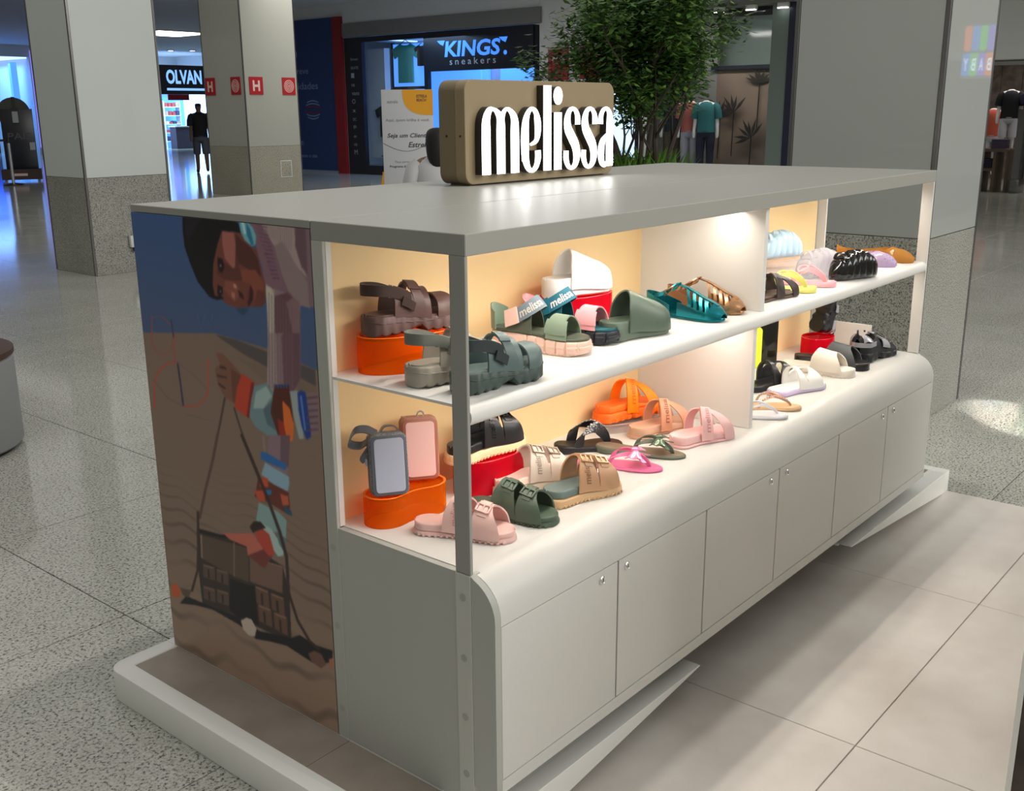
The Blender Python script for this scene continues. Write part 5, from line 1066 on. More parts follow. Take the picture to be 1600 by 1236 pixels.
mk('window_pane', B(no).box(FX + .02, FX + .03, 15.6, 17.28, FZ, 2.43), m_pane, sn); mk('window_pane', B(no).box(FX + .02, FX + .03, 13.95, 15.55, FZ, 2.43), m_pane, sn)
mk('back_wall', B(no).box(FX + 2.6, FX + 2.65, 13.6, 20.3, FZ, 3.36), mat('shop_wall_blue_grey', (.35, .42, .6), .6), sn)
mk('light_wall', B(no).box(FX + 2.5, FX + 2.58, 14.2, 17.1, 1.9, 3.1), g_blue2, sn); mk('light_wall', B(no).box(FX + 2.5, FX + 2.58, 17.5, 20.25, .6, 2.9), g_blue2, sn)  # emissive slabs stand in for the blue-lit shop interior
mk('light_column', B(no).box(FX + .7, FX + .9, 19.55, 20.2, .3, 3.1), mat('column_pale', (.55, .6, .65), .6), sn)
mk('ceiling_panel', B(no).box(FX + .3, FX + 2.5, 14, 20.2, 3.3, 3.34), m_wall, sn)
for y in (14.6, 16.2, 17.9, 19.2):
    mk('spot_row', B(no).box(FX + .6, FX + 1.6, y, y + .12, 3.27, 3.3), g_cool, sn)
lamp('shop_lamp', 'AREA', (FX + 1.2, 17, 3.2), (FX + 1.2, 17, 0), 130, (.45, .68, 1), 5, 2, sn)
m_teal = mat('teal_cloth', S(40, 150, 150), .8); m_blackcloth = mat('black_cloth', S(20, 20, 24), .8); m_paleblue = mat('pale_blue_cloth', S(120, 150, 200), .8)
def flat_shirt(label, c, w, m, group=None, facing=-1, frame=False):
    t = thing('hanging_shirt', label, 'shirt', c, group=group)
    prof = [(-.5, .36), (-.2, .5), (-.1, .46), (.1, .46), (.2, .5), (.5, .36), (.42, .12), (.27, .2), (.28, -.5), (-.28, -.5), (-.27, .2), (-.42, .12)]
    mk('cloth', B().prism([(p[0] * w, p[1] * w) for p in prof], -.03, .03, 'x'), m, t, bevel=.012)
    mk('hanger', B().tube([(0, -.18 * w, .5 * w), (0, 0, .6 * w), (0, .18 * w, .5 * w)], .01, 6), m_steel_dark, t)
    return t
bd = thing('display_board', 'dark framed wall board behind the teal shirt in the sneaker shop', 'board', (FX + .62, 18.5, 2.15)); bo = (FX + .62, 18.5, 2.15)
mk('board', B(bo).box(FX + .6, FX + .64, 17.9, 19.1, 2.12, 3.16), g_blue2, bd); mk('frame', B(bo).box(FX + .58, FX + .66, 17.9, 19.14, 2.05, 2.12).box(FX + .58, FX + .66, 19.1, 19.15, 2.12, 3.2), m_dark, bd)
flat_shirt('teal shirt hanging in the window of the sneaker shop', (FX + .5, 18.55, 2.68), .95, m_teal)
flat_shirt('dark shirt beside the teal shirt in the sneaker shop', (FX + .5, 17.98, 2.85), .5, m_blackcloth)
flat_shirt('black shirt at the bottom of the sneaker shop window', (FX + .6, 19.45, 1.25), .8, m_blackcloth)
flat_shirt('blue white shirt on the rack inside the sneaker shop entrance', (FX + 1.3, 17.5, 1.25), .8, m_paleblue)
flat_shirt('pale blue shirt at the right of the rack in the sneaker shop', (FX + 1.3, 16.6, 1.25), .8, m_paleblue)
dt = thing('display_plinth', 'dark plinth inside the sneaker shop window', 'plinth', (FX + .7, 18.6, FZ)); mk('body', B((FX + .7, 18.6, FZ)).box(FX + .4, FX + 1.0, 17.6, 19.4, FZ, .35), m_dark, dt); mk('top', B((FX + .7, 18.6, FZ)).box(FX + .36, FX + 1.04, 17.56, 19.44, .35, .39), m_fascia, dt)
pf = thing('picture_frame', 'small framed panel inside the sneaker shop entrance', 'picture', (FX + 2.45, 16.7, 1.9)); mk('frame', B((FX + 2.45, 16.7, 1.9)).box(FX + 2.42, FX + 2.46, 16.4, 17.0, 1.75, 2.1), m_dark, pf); mk('print', B((FX + 2.45, 16.7, 1.9)).box(FX + 2.415, FX + 2.42, 16.45, 16.95, 1.8, 2.05), g_cool, pf)

# red extinguisher points on the white wall right of the sneaker shop
for lab, y, z0, z1 in (('red hose cabinet on the white wall left of the tree', 13.28, 2.13, 2.83), ('red hose cabinet half hidden behind the tree', 12.42, 2.15, 2.80)):
    t = thing('hose_cabinet', lab, 'hose cabinet', (FX, y, z0))
    mk('plate', B((FX, y, z0)).box(FX - .03, FX, y - .28, y + .28, z0, z1), m_signred, t, bevel=.01); mk('print', B((FX, y, z0)).box(FX - .035, FX - .03, y - .18, y + .18, z0 + .42, z0 + .5), m_signwhite, t)
t = thing('fire_extinguisher', 'red extinguisher below the half hidden cabinet', 'extinguisher', (FX - .12, 12.35, 1.5))
mk('cylinder', B().lathe([(.001, 0), (.11, .0), (.12, .03), (.12, .42), (.09, .5), (.04, .53), (.04, .56), (.001, .56)], 20), m_signred, t); mk('valve', B().box(-.03, .03, -.06, .06, .56, .62), m_black, t); mk('label_print', B().lathe([(.121, .15), (.122, .16), (.122, .28), (.121, .29)], 20), m_signwhite, t)

# lit shop entrance behind the tree
sh2 = thing('shopfront', 'cool lit glass shop entrance behind the tree', 'shopfront', (FX, 11.6, FZ)); o2_ = (FX, 11.6, FZ)
mk('light_wall', B(o2_).box(FX - .05, FX - .01, 11.2, 12.0, .1, 1.9), g_cool, sh2); mk('frame', B(o2_).box(FX - .08, FX - .01, 12.0, 12.08, FZ, 3.0).box(FX - .08, FX - .01, 11.15, 11.2, FZ, 3.0).box(FX - .08, FX - .01, 11.2, 12, 1.9, 2.0), m_dark, sh2)  # glowing slab takes the place of the lit interior behind the glass
mk('upper_panel', B(o2_).box(FX - .06, FX - .01, 11.2, 12.0, 2.0, 3.0), m_dark, sh2)

# clothes shop with three mannequins
cs = thing('shopfront', 'clothes shop window with brown backdrop and three mannequins', 'shopfront', (FX, 9.4, FZ)); co = (FX, 9.4, FZ)
m_back = mottled(mat('backdrop_brown', (.13, .1, .085), .7), (.13, .095, .075), (.25, .18, .135), .8, 2.)
m_greenglass = mat('greenish_glass', (.20, .25, .23), .1)
mk('backdrop', B(co).box(FX + 1.7, FX + 1.75, 7.75, 10.3, FZ, 2.3), m_back, cs); mk('rail', B(co).box(FX + 1.6, FX + 1.7, 7.75, 10.4, 2.3, 2.38), m_dark, cs)
mk('side_wall', B(co).box(FX + 1.7, FX + 1.78, 10.3, 12.4, FZ, 3.4), m_fascia, cs); mk('upper_back', B(co).box(FX + 2.2, FX + 2.25, 7.7, 11.2, 2.3, 3.4), m_greenglass, cs)
mk('glass_pane', B(co).box(FX + .02, FX + .03, 8.22, 11.15, FZ, 3.3), m_pane, cs)
mk('jamb', B(co).box(FX - .06, FX + .2, 7.86, 8.2, FZ, 3.4), m_greenglass, cs); mk('jamb', B(co).box(FX - .08, FX + .2, 7.7, 7.85, FZ, 3.4), mat('frame_blue_black', (.02, .022, .05), .4), cs)
mk('header_beam', B(co).box(FX - .2, FX + .25, 7.7, 11.2, 3.39, 3.6), m_fascia, cs)
mk('stage', B(co).box(FX + .25, FX + 1.7, 7.75, 11.1, FZ, .12), m_fascia, cs)
for i, y in enumerate((9.28, 8.60, 7.95)):
    t = thing('track_light', ('spotlight above the mannequins nearest the tree', 'middle spotlight of the clothes shop window', 'spotlight at the right jamb of the clothes shop')[i], 'spotlight', (FX - .12, y, 3.3), group='spotlights over the clothes shop window')
    mk('housing', B().box(-.06, .03, -.11, .11, .0, .09), m_wall, t, bevel=.01); mk('lens', B().box(-.065, -.01, -.1, .1, -.012, .0), g_white, t)
lamp('window_spot', 'AREA', (FX + .5, 9.4, 3.15), (FX + 1.1, 9.4, .8), 45, (1, .93, .85), 2.6, .3, cs)
m_silh = mat('dried_leaf_print', (.02, .016, .014), .8)
for i, (y, z, r, lab) in enumerate(((8.42, 2.0, .34, 'dried fan leaf high on the brown backdrop'), (8.9, 1.42, .40, 'dried fan leaf in the middle of the brown backdrop'), (9.25, 1.35, .36, 'dried fan leaf beside the teal mannequin'), (8.5, .9, .42, 'dried fan leaf low on the brown backdrop'), (8.0, .75, .34, 'dried fan leaf in the lower right of the backdrop'))):
    t = thing('dried_leaf', lab, 'dried leaf', (FX + 1.66 - .09 * (i % 2), -1.33 + (y + 1.33) * 1.087, z)); b = B(); rr = random.Random(i)
    for k in range(7):
        a = math.radians(-70 + 140 * k / 6 + rr.uniform(-6, 6)) + (.6 if i % 2 else 0); L2 = r * rr.uniform(.8, 1.1)
        d = Vector((0, math.sin(a), math.cos(a))); n = Vector((0, d.z, -d.y))
        b.prism([(0, 0), (d.y * L2 * .5 + n.y * .035, d.z * L2 * .5 + n.z * .035), (d.y * L2, d.z * L2), (d.y * L2 * .5 - n.y * .035, d.z * L2 * .5 - n.z * .035)], -.01 - .004 * k, -.006 - .004 * k, 'x')
    mk('blades', b, m_silh, t); mk('stem', B().tube([(0, 0, 0), (0, .02, -.9 if z > 1 else -.6)], .012, 6), m_silh, t)

# ------------------------------------------------------------------ figures grown from a skeleton
def skin(name, V, E, R, m, parent, root=0, sub=2, off=(0, 0, 0)):
    me = bpy.data.meshes.new(name); me.from_pydata([tuple(Vector(v)) for v in V], E, []); me.materials.append(m)
    o = bpy.data.objects.new(name, me); col.objects.link(o); o.parent = parent
    md = o.modifiers.new('skin', 'SKIN'); md.use_smooth_shade = True; md.branch_smoothing = .3
    for i, r in enumerate(R):
        q = me.skin_vertices[0].data[i]; q.radius = r if isinstance(r, tuple) else (r, r); q.use_root = (i == root)
    s2 = o.modifiers.new('sub', 'SUBSURF'); s2.levels = sub; s2.render_levels = sub
    return o
def figure(name, label, cat, loc, rz, m_body, m_top, m_leg, head=True, shorts=False, hgt=1.7, step=.0, m_hair=None, group=None, m_shoe=None):
    t = thing(name, label, cat, loc, rz, group); k = hgt / 1.7
    def sc_(V): return [Vector(v) * k for v in V]
    # x forward, y left
    hipL, hipR = (0, .09, .90), (0, -.09, .90)
    V = [(0, 0, .95), (0, 0, 1.12), (0, 0, 1.30), (.0, 0, 1.42), (.01, 0, 1.50)]; R = [(.15, .105), (.13, .095), (.155, .11), (.10, .08), (.048, .05)]; E = [(0, 1), (1, 2), (2, 3), (3, 4)]
    if head:
        V += [(.02, 0, 1.58), (.02, 0, 1.67)]; R += [(.085, .095), (.09, .10)]; E += [(4, 5), (5, 6)]
    for sgn in (1, -1):
        n = len(V); s1 = step * sgn
        V += [(0, .17 * sgn, 1.40), (-.02 - s1 * .25, .215 * sgn, 1.14), (.02 - s1 * .5, .235 * sgn, .92), (.03 - s1 * .6, .235 * sgn, .84), (.035 - s1 * .6, .232 * sgn, .76)]
        R += [(.062, .062), (.045, .045), (.034, .034), (.024, .036), (.016, .026)]; E += [(3, n), (n, n + 1), (n + 1, n + 2), (n + 2, n + 3), (n + 3, n + 4)]
        n = len(V)
        V += [(0, .095 * sgn, .84), (.02 + s1 * .6, .10 * sgn, .47), (-.02 + s1 * .9, .10 * sgn, .09 + (.05 if s1 < 0 else 0)), (.10 + s1 * .9, .11 * sgn, .035 + (.03 if s1 < 0 else 0))]
        R += [(.085, .085), (.062, .062), (.045, .045), (.035, .04)]; E += [(0, n), (n, n + 1), (n + 1, n + 2), (n + 2, n + 3)]
    skin('body', sc_(V), E, [tuple(q * k for q in r) for r in R], m_body, t)
    def ell(cx, cy, z, rx, ry, n=20): return [(k * (cx + rx * math.cos(2 * math.pi * q / n)), k * (cy + ry * math.sin(2 * math.pi * q / n)), k * z) for q in range(n)]
    sh_ = B().loft([ell(0, 0, z, rx, ry) for z, rx, ry in ((.88, .125, .185), (1.0, .122, .178), (1.14, .120, .175), (1.28, .135, .188), (1.38, .125, .186), (1.44, .10, .145), (1.475, .065, .075))])
    mk('shirt', sh_, m_top, t, ang=60)
    for sgn in (1, -1):
        s1 = step * sgn
        mk('sleeve', B().tube([Vector(q) * k for q in ((0, .14 * sgn, 1.42), (0, .19 * sgn, 1.37), (-.01 - s1 * .1, .225 * sgn, 1.27), (-.02 - s1 * .2, .24 * sgn, 1.15))], [.06 * k, .082 * k, .08 * k, .076 * k], 14), m_top, t, ang=60)
    nm_ = 'shorts' if shorts else 'trousers'
    mk(nm_, B().loft([ell(0, 0, z, rx, ry) for z, rx, ry in ((.98, .115, .168), (.90, .125, .18), (.80, .12, .178), (.76, .09, .15))]), m_leg, t, ang=60)
    for sgn in (1, -1):
        s1 = step * sgn; pts = [(0, .09 * sgn, .86), (.01 + s1 * .3, .098 * sgn, .66), (.02 + s1 * .6, .10 * sgn, .47)]; rs = [.098, .098, .088]
        if not shorts: pts += [(-.02 + s1 * .9, .10 * sgn, .08)]; rs = [.098, .092, .078, .068]
        mk('trouser_leg', B().tube([Vector(q) * k for q in pts], [r * k for r in rs], 14), m_leg, t, ang=60)
    if m_hair: skin('hair', sc_([(.0, 0, 1.60), (-.005, 0, 1.70)]), [(0, 1)], [(.094 * k, .10 * k), (.096 * k, .105 * k)], m_hair, t)
    for sgn in ((1, -1) if m_shoe else ()):
        s1 = step * sgn
        skin('shoe', sc_([(-.05 + s1 * .9, .10 * sgn, .045 + (.05 if s1 < 0 else 0)), (.12 + s1 * .9, .115 * sgn, .035 + (.03 if s1 < 0 else 0))]), [(0, 1)], [(.045 * k, .05 * k), (.035 * k, .05 * k)], m_shoe, t, sub=1)
    return t
m_mann = mat('mannequin_white', (.72, .72, .70), .35)
figure('mannequin', 'headless white mannequin in a dark navy shirt and khaki trousers', 'mannequin', (FX + .95, 10.91, .12), math.radians(200), m_mann, mat('navy_shirt', S(36, 44, 54), .8), mat('khaki_cloth', S(92, 78, 66), .8), head=False, hgt=1.76)
figure('mannequin', 'headless white mannequin in a salmon shirt and pale trousers', 'mannequin', (FX + .85, 10.42, .12), math.radians(200), m_mann, mat('salmon_shirt', S(176, 92, 84), .8), mat('pale_trousers', S(170, 165, 180), .8), head=False, hgt=1.76)
figure('mannequin', 'headless white mannequin in a teal shirt and navy trousers', 'mannequin', (FX + .75, 9.98, .12), math.radians(200), m_mann, mat('teal_shirt', S(44, 108, 112), .8), mat('navy_trousers', S(26, 30, 50), .8), head=False, hgt=1.76)
m_skin = mat('skin_dark', S(112, 78, 62), .6)
figure('person', 'person walking away in a black shirt and grey shorts', 'person', (15.68, 24.11, FZ), math.radians(62), m_skin, m_blackcloth, mat('grey_shorts', S(84, 88, 96), .8), shorts=True, hgt=1.86, step=.16, m_hair=m_blackcloth, m_shoe=m_black)

# ------------------------------------------------------------------ clothes shop at the far right
fr_ = thing('shop_wall', 'wood panelled back wall of the clothes shop at the far right', 'wall panel', (24.5, 4, FZ)); wo = (24.5, 4, FZ)
m_wood = mottled(mat('dark_wood', (.10, .075, .06), .6), (.07, .052, .042), (.14, .105, .085), 6., 2.)
for k in range(14): mk('board', B(wo).box(24.5, 24.55, 1.0 + k * .45, 1.0 + k * .45 + .44, FZ, 2.4), m_wood, fr_)
mk('light_bulkhead', B(wo).box(19.6, 19.9, -4, 7.2, 2.3, 3.3), m_greenglass, fr_)
figure('mannequin', 'mannequin in a black polo shirt and white shorts in the far right shop', 'mannequin', (20.9, 4.72, .5), math.radians(195), m_mann, m_blackcloth, mat('white_cloth', S(200, 200, 205), .8), head=False, shorts=True, hgt=1.5)
figure('mannequin', 'mannequin in an orange shirt beside the pillar edge in the far right shop', 'mannequin', (21.3, 5.12, .15), math.radians(195), m_mann, mat('orange_shirt', S(200, 92, 70), .8), mat('white_cloth', S(200, 200, 205), .8), head=False, shorts=True, hgt=1.5)
tb = thing('display_table', 'brown cubby table with folded clothes in the far right shop', 'table', (20.5, 4.68, FZ)); to = (20.5, 4.68, FZ)
m_tbl = mat('table_brown', S(96, 80, 68), .5)
mk('top', B(to).box(20.2, 20.8, 4.45, 5.0, .66, .72), m_tbl, tb, bevel=.005)
for y in (4.45, 4.69, 4.94): mk('upright', B(to).box(20.22, 20.78, y, y + .05, FZ, .66), m_tbl, tb)
mk('shelf', B(to).box(20.22, 20.78, 4.74, 4.94, .3, .35), m_tbl, tb)
for i, (c_, lab) in enumerate((((80, 70, 90), 'purple grey folded stack on the cubby table'), ((40, 42, 60), 'navy folded stack inside the cubby table'))):
    t = thing('folded_clothes', lab, 'clothes', (20.4, 4.68 if i == 0 else 4.84, .72 if i == 0 else .35)); mm = mat('folded%d' % i, S(*c_), .8)
    for k in range(5): mk('garment', B().box(-.16, .16, -.13 if i == 0 else -.09, .13 if i == 0 else .09, k * .036, k * .036 + .033), mm, t, bevel=.01)
gt = thing('security_gate', 'grey security gate at the entrance of the far right shop', 'gate', (20.3, 4.28, FZ)); go = (20.3, 4.28, FZ)
mk('base', B(go).box(20.1, 20.5, 4.2, 4.36, FZ, .16), m_steel_dark, gt, bevel=.01); mk('upright', B(go).box(20.1, 20.16, 4.22, 4.34, .16, 1.45), m_steel_dark, gt); mk('upright', B(go).box(20.44, 20.5, 4.22, 4.34, .16, 1.45), m_steel_dark, gt); mk('crossbar', B(go).box(20.16, 20.44, 4.24, 4.32, 1.38, 1.45), m_steel_dark, gt); mk('pane', B(go).box(20.16, 20.44, 4.27, 4.29, .2, 1.36), m_pane, gt)
for i, (c_, y) in enumerate((((36, 40, 66), 4.2), ((214, 96, 80), 4.05))):
    flat_shirt(('navy shirt on the rail in the far right shop', 'coral shirt on the rail in the far right shop')[i], (20.8 + .25 * i, y, 1.45), .7, mat('rail_cloth%d' % i, S(*c_), .8))
lamp('far_shop_lamp', 'AREA', (21.5, 4.2, 2.9), (21.5, 4.2, 0), 70, (1, .95, .9), 3, 3, fr_)

# ------------------------------------------------------------------ far corridor shops
fs = thing('shopfront', 'brightly lit far shoe shop with pale blue letters on a black fascia', 'shopfront', (27.3, 42, FZ)); fo = (27.3, 42, FZ)
mk('fascia', B(fo).box(25.2, 29.4, 41.9, 42.1, 2.35, 3.62), m_dark, fs)
fit_text('OLVAN', 1.85, .62, frame_matrix((26.12, 41.88, 2.8), (1, 0, 0), (0, 0, 1)), g_sign2, 'sign_lettering', fs, off=fo, bold=.035, font_shear=.0)
mk('sign_underline', B(fo).box(26.12, 28.6, 41.87, 41.89, 2.52, 2.62), g_sign2, fs)
mk('back_wall', B(fo).box(25.2, 29.4, 45.4, 45.5, FZ, 2.6), g_blue2, fs); mk('side_wall', B(fo).box(29.2, 29.4, 42.1, 45.4, FZ, 2.6), g_cool, fs); mk('side_wall', B(fo).box(25.2, 25.4, 42.1, 45.4, FZ, 2.6), g_cool, fs)  # walls glow by themselves, shop lighting put into their material
mk('red_banner', B(fo).box(26.3, 27.4, 42.15, 42.2, 2.1, 2.35), m_signred, fs)
rr = random.Random(11); proto = None
for sx in (26.3, 27.2, 28.1):
    us = thing('shelf_unit', {26.3: 'left', 27.2: 'middle', 28.1: 'right'}[sx] + ' stocked shelf unit in the far lit shoe shop', 'shelf', (sx, 44.9, FZ)); uo = (sx, 44.9, FZ)
    for z in (.2, .6, 1.0, 1.4, 1.8): mk('shelf_board', B(uo).box(sx - .42, sx + .42, 44.7, 45.1, z, z + .03), m_wall, us)
    mk('upright', B(uo).box(sx - .45, sx - .42, 44.7, 45.1, FZ, 2.1), m_wall, us); mk('upright', B(uo).box(sx + .42, sx + .45, 44.7, 45.1, FZ, 2.1), m_wall, us)
    for z in (.23, .63, 1.03, 1.43, 1.83):
        for q in range(4):
            cm = [mat('box_white', (.7, .72, .75), .6), mat('box_red', (.4, .05, .05), .6), mat('box_navy', (.03, .04, .1), .6), mat('box_tan', (.4, .3, .22), .6)][rr.randrange(4)]
            ob = mk('shoe_box', B().box(-.08, .08, -.12, .12, 0, rr.uniform(.1, .22)), cm); ob.location = (sx - .3 + q * .2, 44.85, z)
            tag(ob, '%s product, %s from the left, %s shelf of the %s unit in the far shop' % (cm.name[4:], ('first', 'second', 'third', 'last')[q], {.23: 'lowest', .63: 'second', 1.03: 'third', 1.43: 'fourth', 1.83: 'topmost'}[z], {26.3: 'left', 27.2: 'middle', 28.1: 'right'}[sx]), 'product', 'products on the far shoe shop shelves')
dk = thing('sales_counter', 'dark counter at the entrance of the far shoe shop', 'counter', (27.5, 43.2, FZ)); mk('body', B((27.5, 43.2, FZ)).box(27.1, 28.0, 43.0, 43.5, FZ, .9), mat('counter_dark', (.05, .04, .06), .5), dk); mk('top', B((27.5, 43.2, FZ)).box(27.05, 28.05, 42.95, 43.55, .9, .95), m_wall, dk)
lamp('far_lamp', 'AREA', (27.3, 43.5, 2.5), (27.3, 43.5, 0), 220, (.5, .75, 1), 3.5, 2.5, fs)

ls = thing('shopfront', 'blue lit shop at the far left edge', 'shopfront', (19, 42, FZ)); lo = (19, 42, FZ)
mk('frame', B(lo).box(19.95, 20.3, 41.9, 46, FZ, 3.75), m_wall, ls); mk('fascia', B(lo).box(16, 20.3, 41.9, 42.1, 3.75, 4.6), m_wall, ls)
mk('back_panel', B(lo).box(16, 19.95, 45.4, 45.5, 1.5, 3.7), glow('light_wall_deep_blue', (.02, .12, 1.0), 1.3), ls); mk('lower_wall', B(lo).box(16, 19.95, 45.4, 45.5, FZ, 1.5), m_dark, ls)
mk('light_column', B(lo).box(19.35, 19.6, 42.3, 42.5, .6, 3.55), g_blue2, ls); mk('light_column', B(lo).box(20.0, 20.12, 41.82, 41.9, .2, 4.0), glow('violet_screen', (.3, .25, .9), .9), ls)
mk('ceiling_slab', B(lo).box(16, 20, 42.1, 45.4, 3.7, 3.75), g_cool, ls)
lamp('left_shop_lamp', 'AREA', (18.2, 43.6, 3.5), (18.2, 43.6, 0), 200, (.15, .45, 1), 3, 2.5, ls)
# black advertising totem with a round top, and a belt post
tt_ = thing('advertising_totem', 'black totem with round top and brown foot at the far left', 'totem', (10.95, 24.7, FZ), math.radians(-28))
mk('panel', B().box(-.36, .36, -.04, .04, .3, 1.72), m_dark, tt_, bevel=.01); mk('disc', B().lathe([(.001, -.035), (.37, -.035), (.37, .035), (.001, .035)], 40, M=Matrix.Translation((-.05, 0, 1.62)) @ Matrix.Rotation(math.pi / 2, 4, 'X')), mat('totem_disc', (.06, .06, .05), .6), tt_)
mk('bottle_print', B().box(-.11, .05, -.05, -.041, 1.35, 1.75).box(-.07, .01, -.05, -.041, 1.75, 2.0), m_black, tt_); mk('label_print', B().box(-.09, .04, -.054, -.05, 1.40, 1.66), mat('grey_print', (.4, .42, .45), .6), tt_)
fit_text('PAIS', .52, .16, frame_matrix((-.24, -.043, 1.0), (1, 0, 0), (0, 0, 1)), mat('dark_print', (.09, .09, .11), .5), 'lettering', tt_, bold=.01); mk('price_card', B().box(.22, .34, -.05, -.041, .75, .93), mat('grey_print', (.4, .42, .45), .6), tt_)
mk('foot', B().box(-.48, .42, -.2, .2, .05, .3), mat('foot_brown', (.05, .028, .02), .5), tt_); mk('foot_print', B().box(-.22, .1, -.206, -.2, .14, .2), m_signwhite, tt_)
for x in (-.4, .34): mk('caster', B().box(x - .03, x + .03, -.15, .15, 0, .05), m_steel_dark, tt_)
st_ = thing('belt_post', 'steel belt post with black base beside the far totem', 'post', (10.13, 23.53, FZ))
mk('pole', B().tube([(0, 0, .02), (0, 0, .98)], .035, 12), m_chrome, st_); mk('base', B().lathe([(.001, 0), (.22, 0), (.22, .02), (.05, .05), (.001, .05)], 28), m_black, st_); mk('head', B().tube([(0, 0, .95), (0, 0, 1.08)], .045, 12), m_black, st_); mk('belt', B().box(-1.6, -.03, -.003, .003, .99, 1.04), m_black, st_)

# white totem with the customer programme poster, behind the kiosk
tx, ty = 5.85, 6.07
T = thing('poster_totem', 'white poster totem with a yellow corner and black italic slogan', 'totem', (tx, ty, FZ), math.radians(-45.5))
m_paper = mat('poster_white', (.52, .53, .55), .5); m_yel = mat('poster_yellow', S(226, 160, 40), .5); m_ink = mat('poster_ink', (.05, .05, .06), .6); m_grey_ink = mat('poster_grey', (.25, .25, .26), .6)
mk('board', B().box(-.245, .245, -.012, .012, .05, 1.775), m_paper, T, bevel=.003); mk('foot', B().box(-.25, .25, -.16, .16, 0, .03), m_steel_dark, T)
arcp = [(.245, 1.773)] + [(.245 - .29 * math.sin(a), 1.773 - .0 - .23 * math.cos(a) * 1.0) for a in [math.pi / 2 * k / 14 for k in range(15)]]
arcp = [(.245, 1.773)] + [(.245 - .29 * math.cos(a) ** .7, 1.773 - .235 * math.sin(a) ** .7) for a in [math.pi / 2 * k / 14 for k in range(15)]]
mk('corner_print', B().prism(arcp, -.0135, -.012, 'y'), m_yel, T)
TM = lambda x, z: frame_matrix((x, -.0142, z), (1, 0, 0), (0, 0, 1))
fit_text('Aqui, quem brilha é você.', .42, .034, TM(-.21, 1.475), m_grey_ink, 'lettering', T)
fit_text('Seja um Cliente', .40, .052, TM(-.20, 1.32), m_ink, 'lettering', T, bold=.012, font_shear=.25); fit_text('Estrela.', .21, .05, TM(.0, 1.24), m_ink, 'lettering', T, bold=.012, font_shear=.25)
fit_text('Faça parte do nosso', .27, .024, TM(-.13, 1.09), m_grey_ink, 'lettering', T); fit_text('Programa de Benefícios', .31, .027, TM(-.185, 1.045), m_ink, 'lettering', T, bold=.01)
fit_text('estrela', .10, .03, TM(-.19, 1.65), m_grey_ink, 'lettering', T); fit_text('ESTRELA', .1, .028, TM(.09, 1.70), m_ink, 'lettering', T, bold=.02); fit_text('BEACH', .09, .026, TM(.09, 1.665), m_ink, 'lettering', T, bold=.02); fit_text('Descontos em lojas,', .26, .026, TM(-.12, .86), m_grey_ink, 'lettering', T); fit_text('e restaurantes', .20, .024, TM(-.06, .82), m_grey_ink, 'lettering', T)
mk('arc_line', B().tube([(-.24 + .48 * k / 20, -.0138, 1.30 - .09 * math.sin(math.pi * k / 20) - .02 + .03 * k / 20) for k in range(21)], .0016, 5), m_ink, T)
mk('round_mark', B().tube([(.17 + .04 * math.cos(a), -.0138, .83 + .045 * math.sin(a)) for a in [2 * math.pi * k / 24 for k in range(25)]], .002, 5), m_ink, T)
cn = thing('warning_cone', 'yellow floor warning sign peeking out beside the white totem', 'warning sign', (10.06, 10.86, FZ), math.radians(-45)); m_cone = mat('cone_yellow', S(230, 160, 20), .5)
for s_ in (-1, 1):
    mk('leaf', B().loft([[(-w, s_ * y, z), (w, s_ * y, z), (w, s_ * (y - .012), z), (-w, s_ * (y - .012), z)] for w, y, z in ((.15, .2, 0), (.05, .03, .64))]), m_cone, cn)
mk('grip', B().box(-.05, .05, -.03, .03, .64, .67), m_cone, cn)

# seated person behind the kiosk: dark hair, white top
sp = thing('person', 'seated person with dark hair and white top behind the sign', 'person', (5.035, 4.91, FZ + .09), math.radians(48))
V = [(0, 0, .62), (0, 0, .80), (0, 0, .98), (0, 0, 1.08), (0, 0, 1.15), (.02, 0, 1.22), (.02, 0, 1.31)]; E = [(i, i + 1) for i in range(6)]; Rr = [(.16, .12), (.13, .10), (.15, .11), (.10, .08), (.045, .045), (.068, .08), (.07, .085)]
for sgn in (1, -1):
    n = len(V); V += [(0, .16 * sgn, 1.05), (.02, .21 * sgn, .82), (.22, .16 * sgn, .70), (.30, .14 * sgn, .69)]; Rr += [(.055,) * 2, (.042,) * 2, (.032,) * 2, (.03, .02)]; E += [(3, n), (n, n + 1), (n + 1, n + 2), (n + 2, n + 3)]
    n = len(V); V += [(.12, .10 * sgn, .60), (.44, .11 * sgn, .58), (.42, .11 * sgn, .10), (.54, .12 * sgn, .04)]; Rr += [(.09,) * 2, (.06,) * 2, (.045,) * 2, (.035,) * 2]; E += [(0, n), (n, n + 1), (n + 1, n + 2), (n + 2, n + 3)]
skin('body', V, E, Rr, mat('skin_medium', S(150, 108, 88), .6), sp)
mk('top', B().loft([[(rx * math.cos(2 * math.pi * q / 20), ry * math.sin(2 * math.pi * q / 20), z) for q in range(20)] for z, rx, ry in ((.58, .13, .18), (.75, .12, .165), (.93, .125, .185), (1.04, .115, .195), (1.09, .09, .15), (1.13, .06, .07))]), mat('white_top', (.62, .62, .64), .8), sp, ang=60)
for sgn in (1, -1): mk('sleeve', B().tube([(0, .15 * sgn, 1.07), (0, .19 * sgn, 1.02), (.01, .225 * sgn, .90), (.02, .225 * sgn, .84)], [.05, .075, .07, .066], 14), mat('white_top', (.62, .62, .64), .8), sp, ang=60)
skin('hair', [(-.01, 0, 1.36), (-.02, 0, 1.26), (-.06, .0, 1.12), (-.08, 0, 1.0)], [(0, 1), (1, 2), (2, 3)], [(.09, .10), (.105, .11), (.10, .09), (.06, .05)], mat('hair_black', (.008, .007, .008), .5), sp)
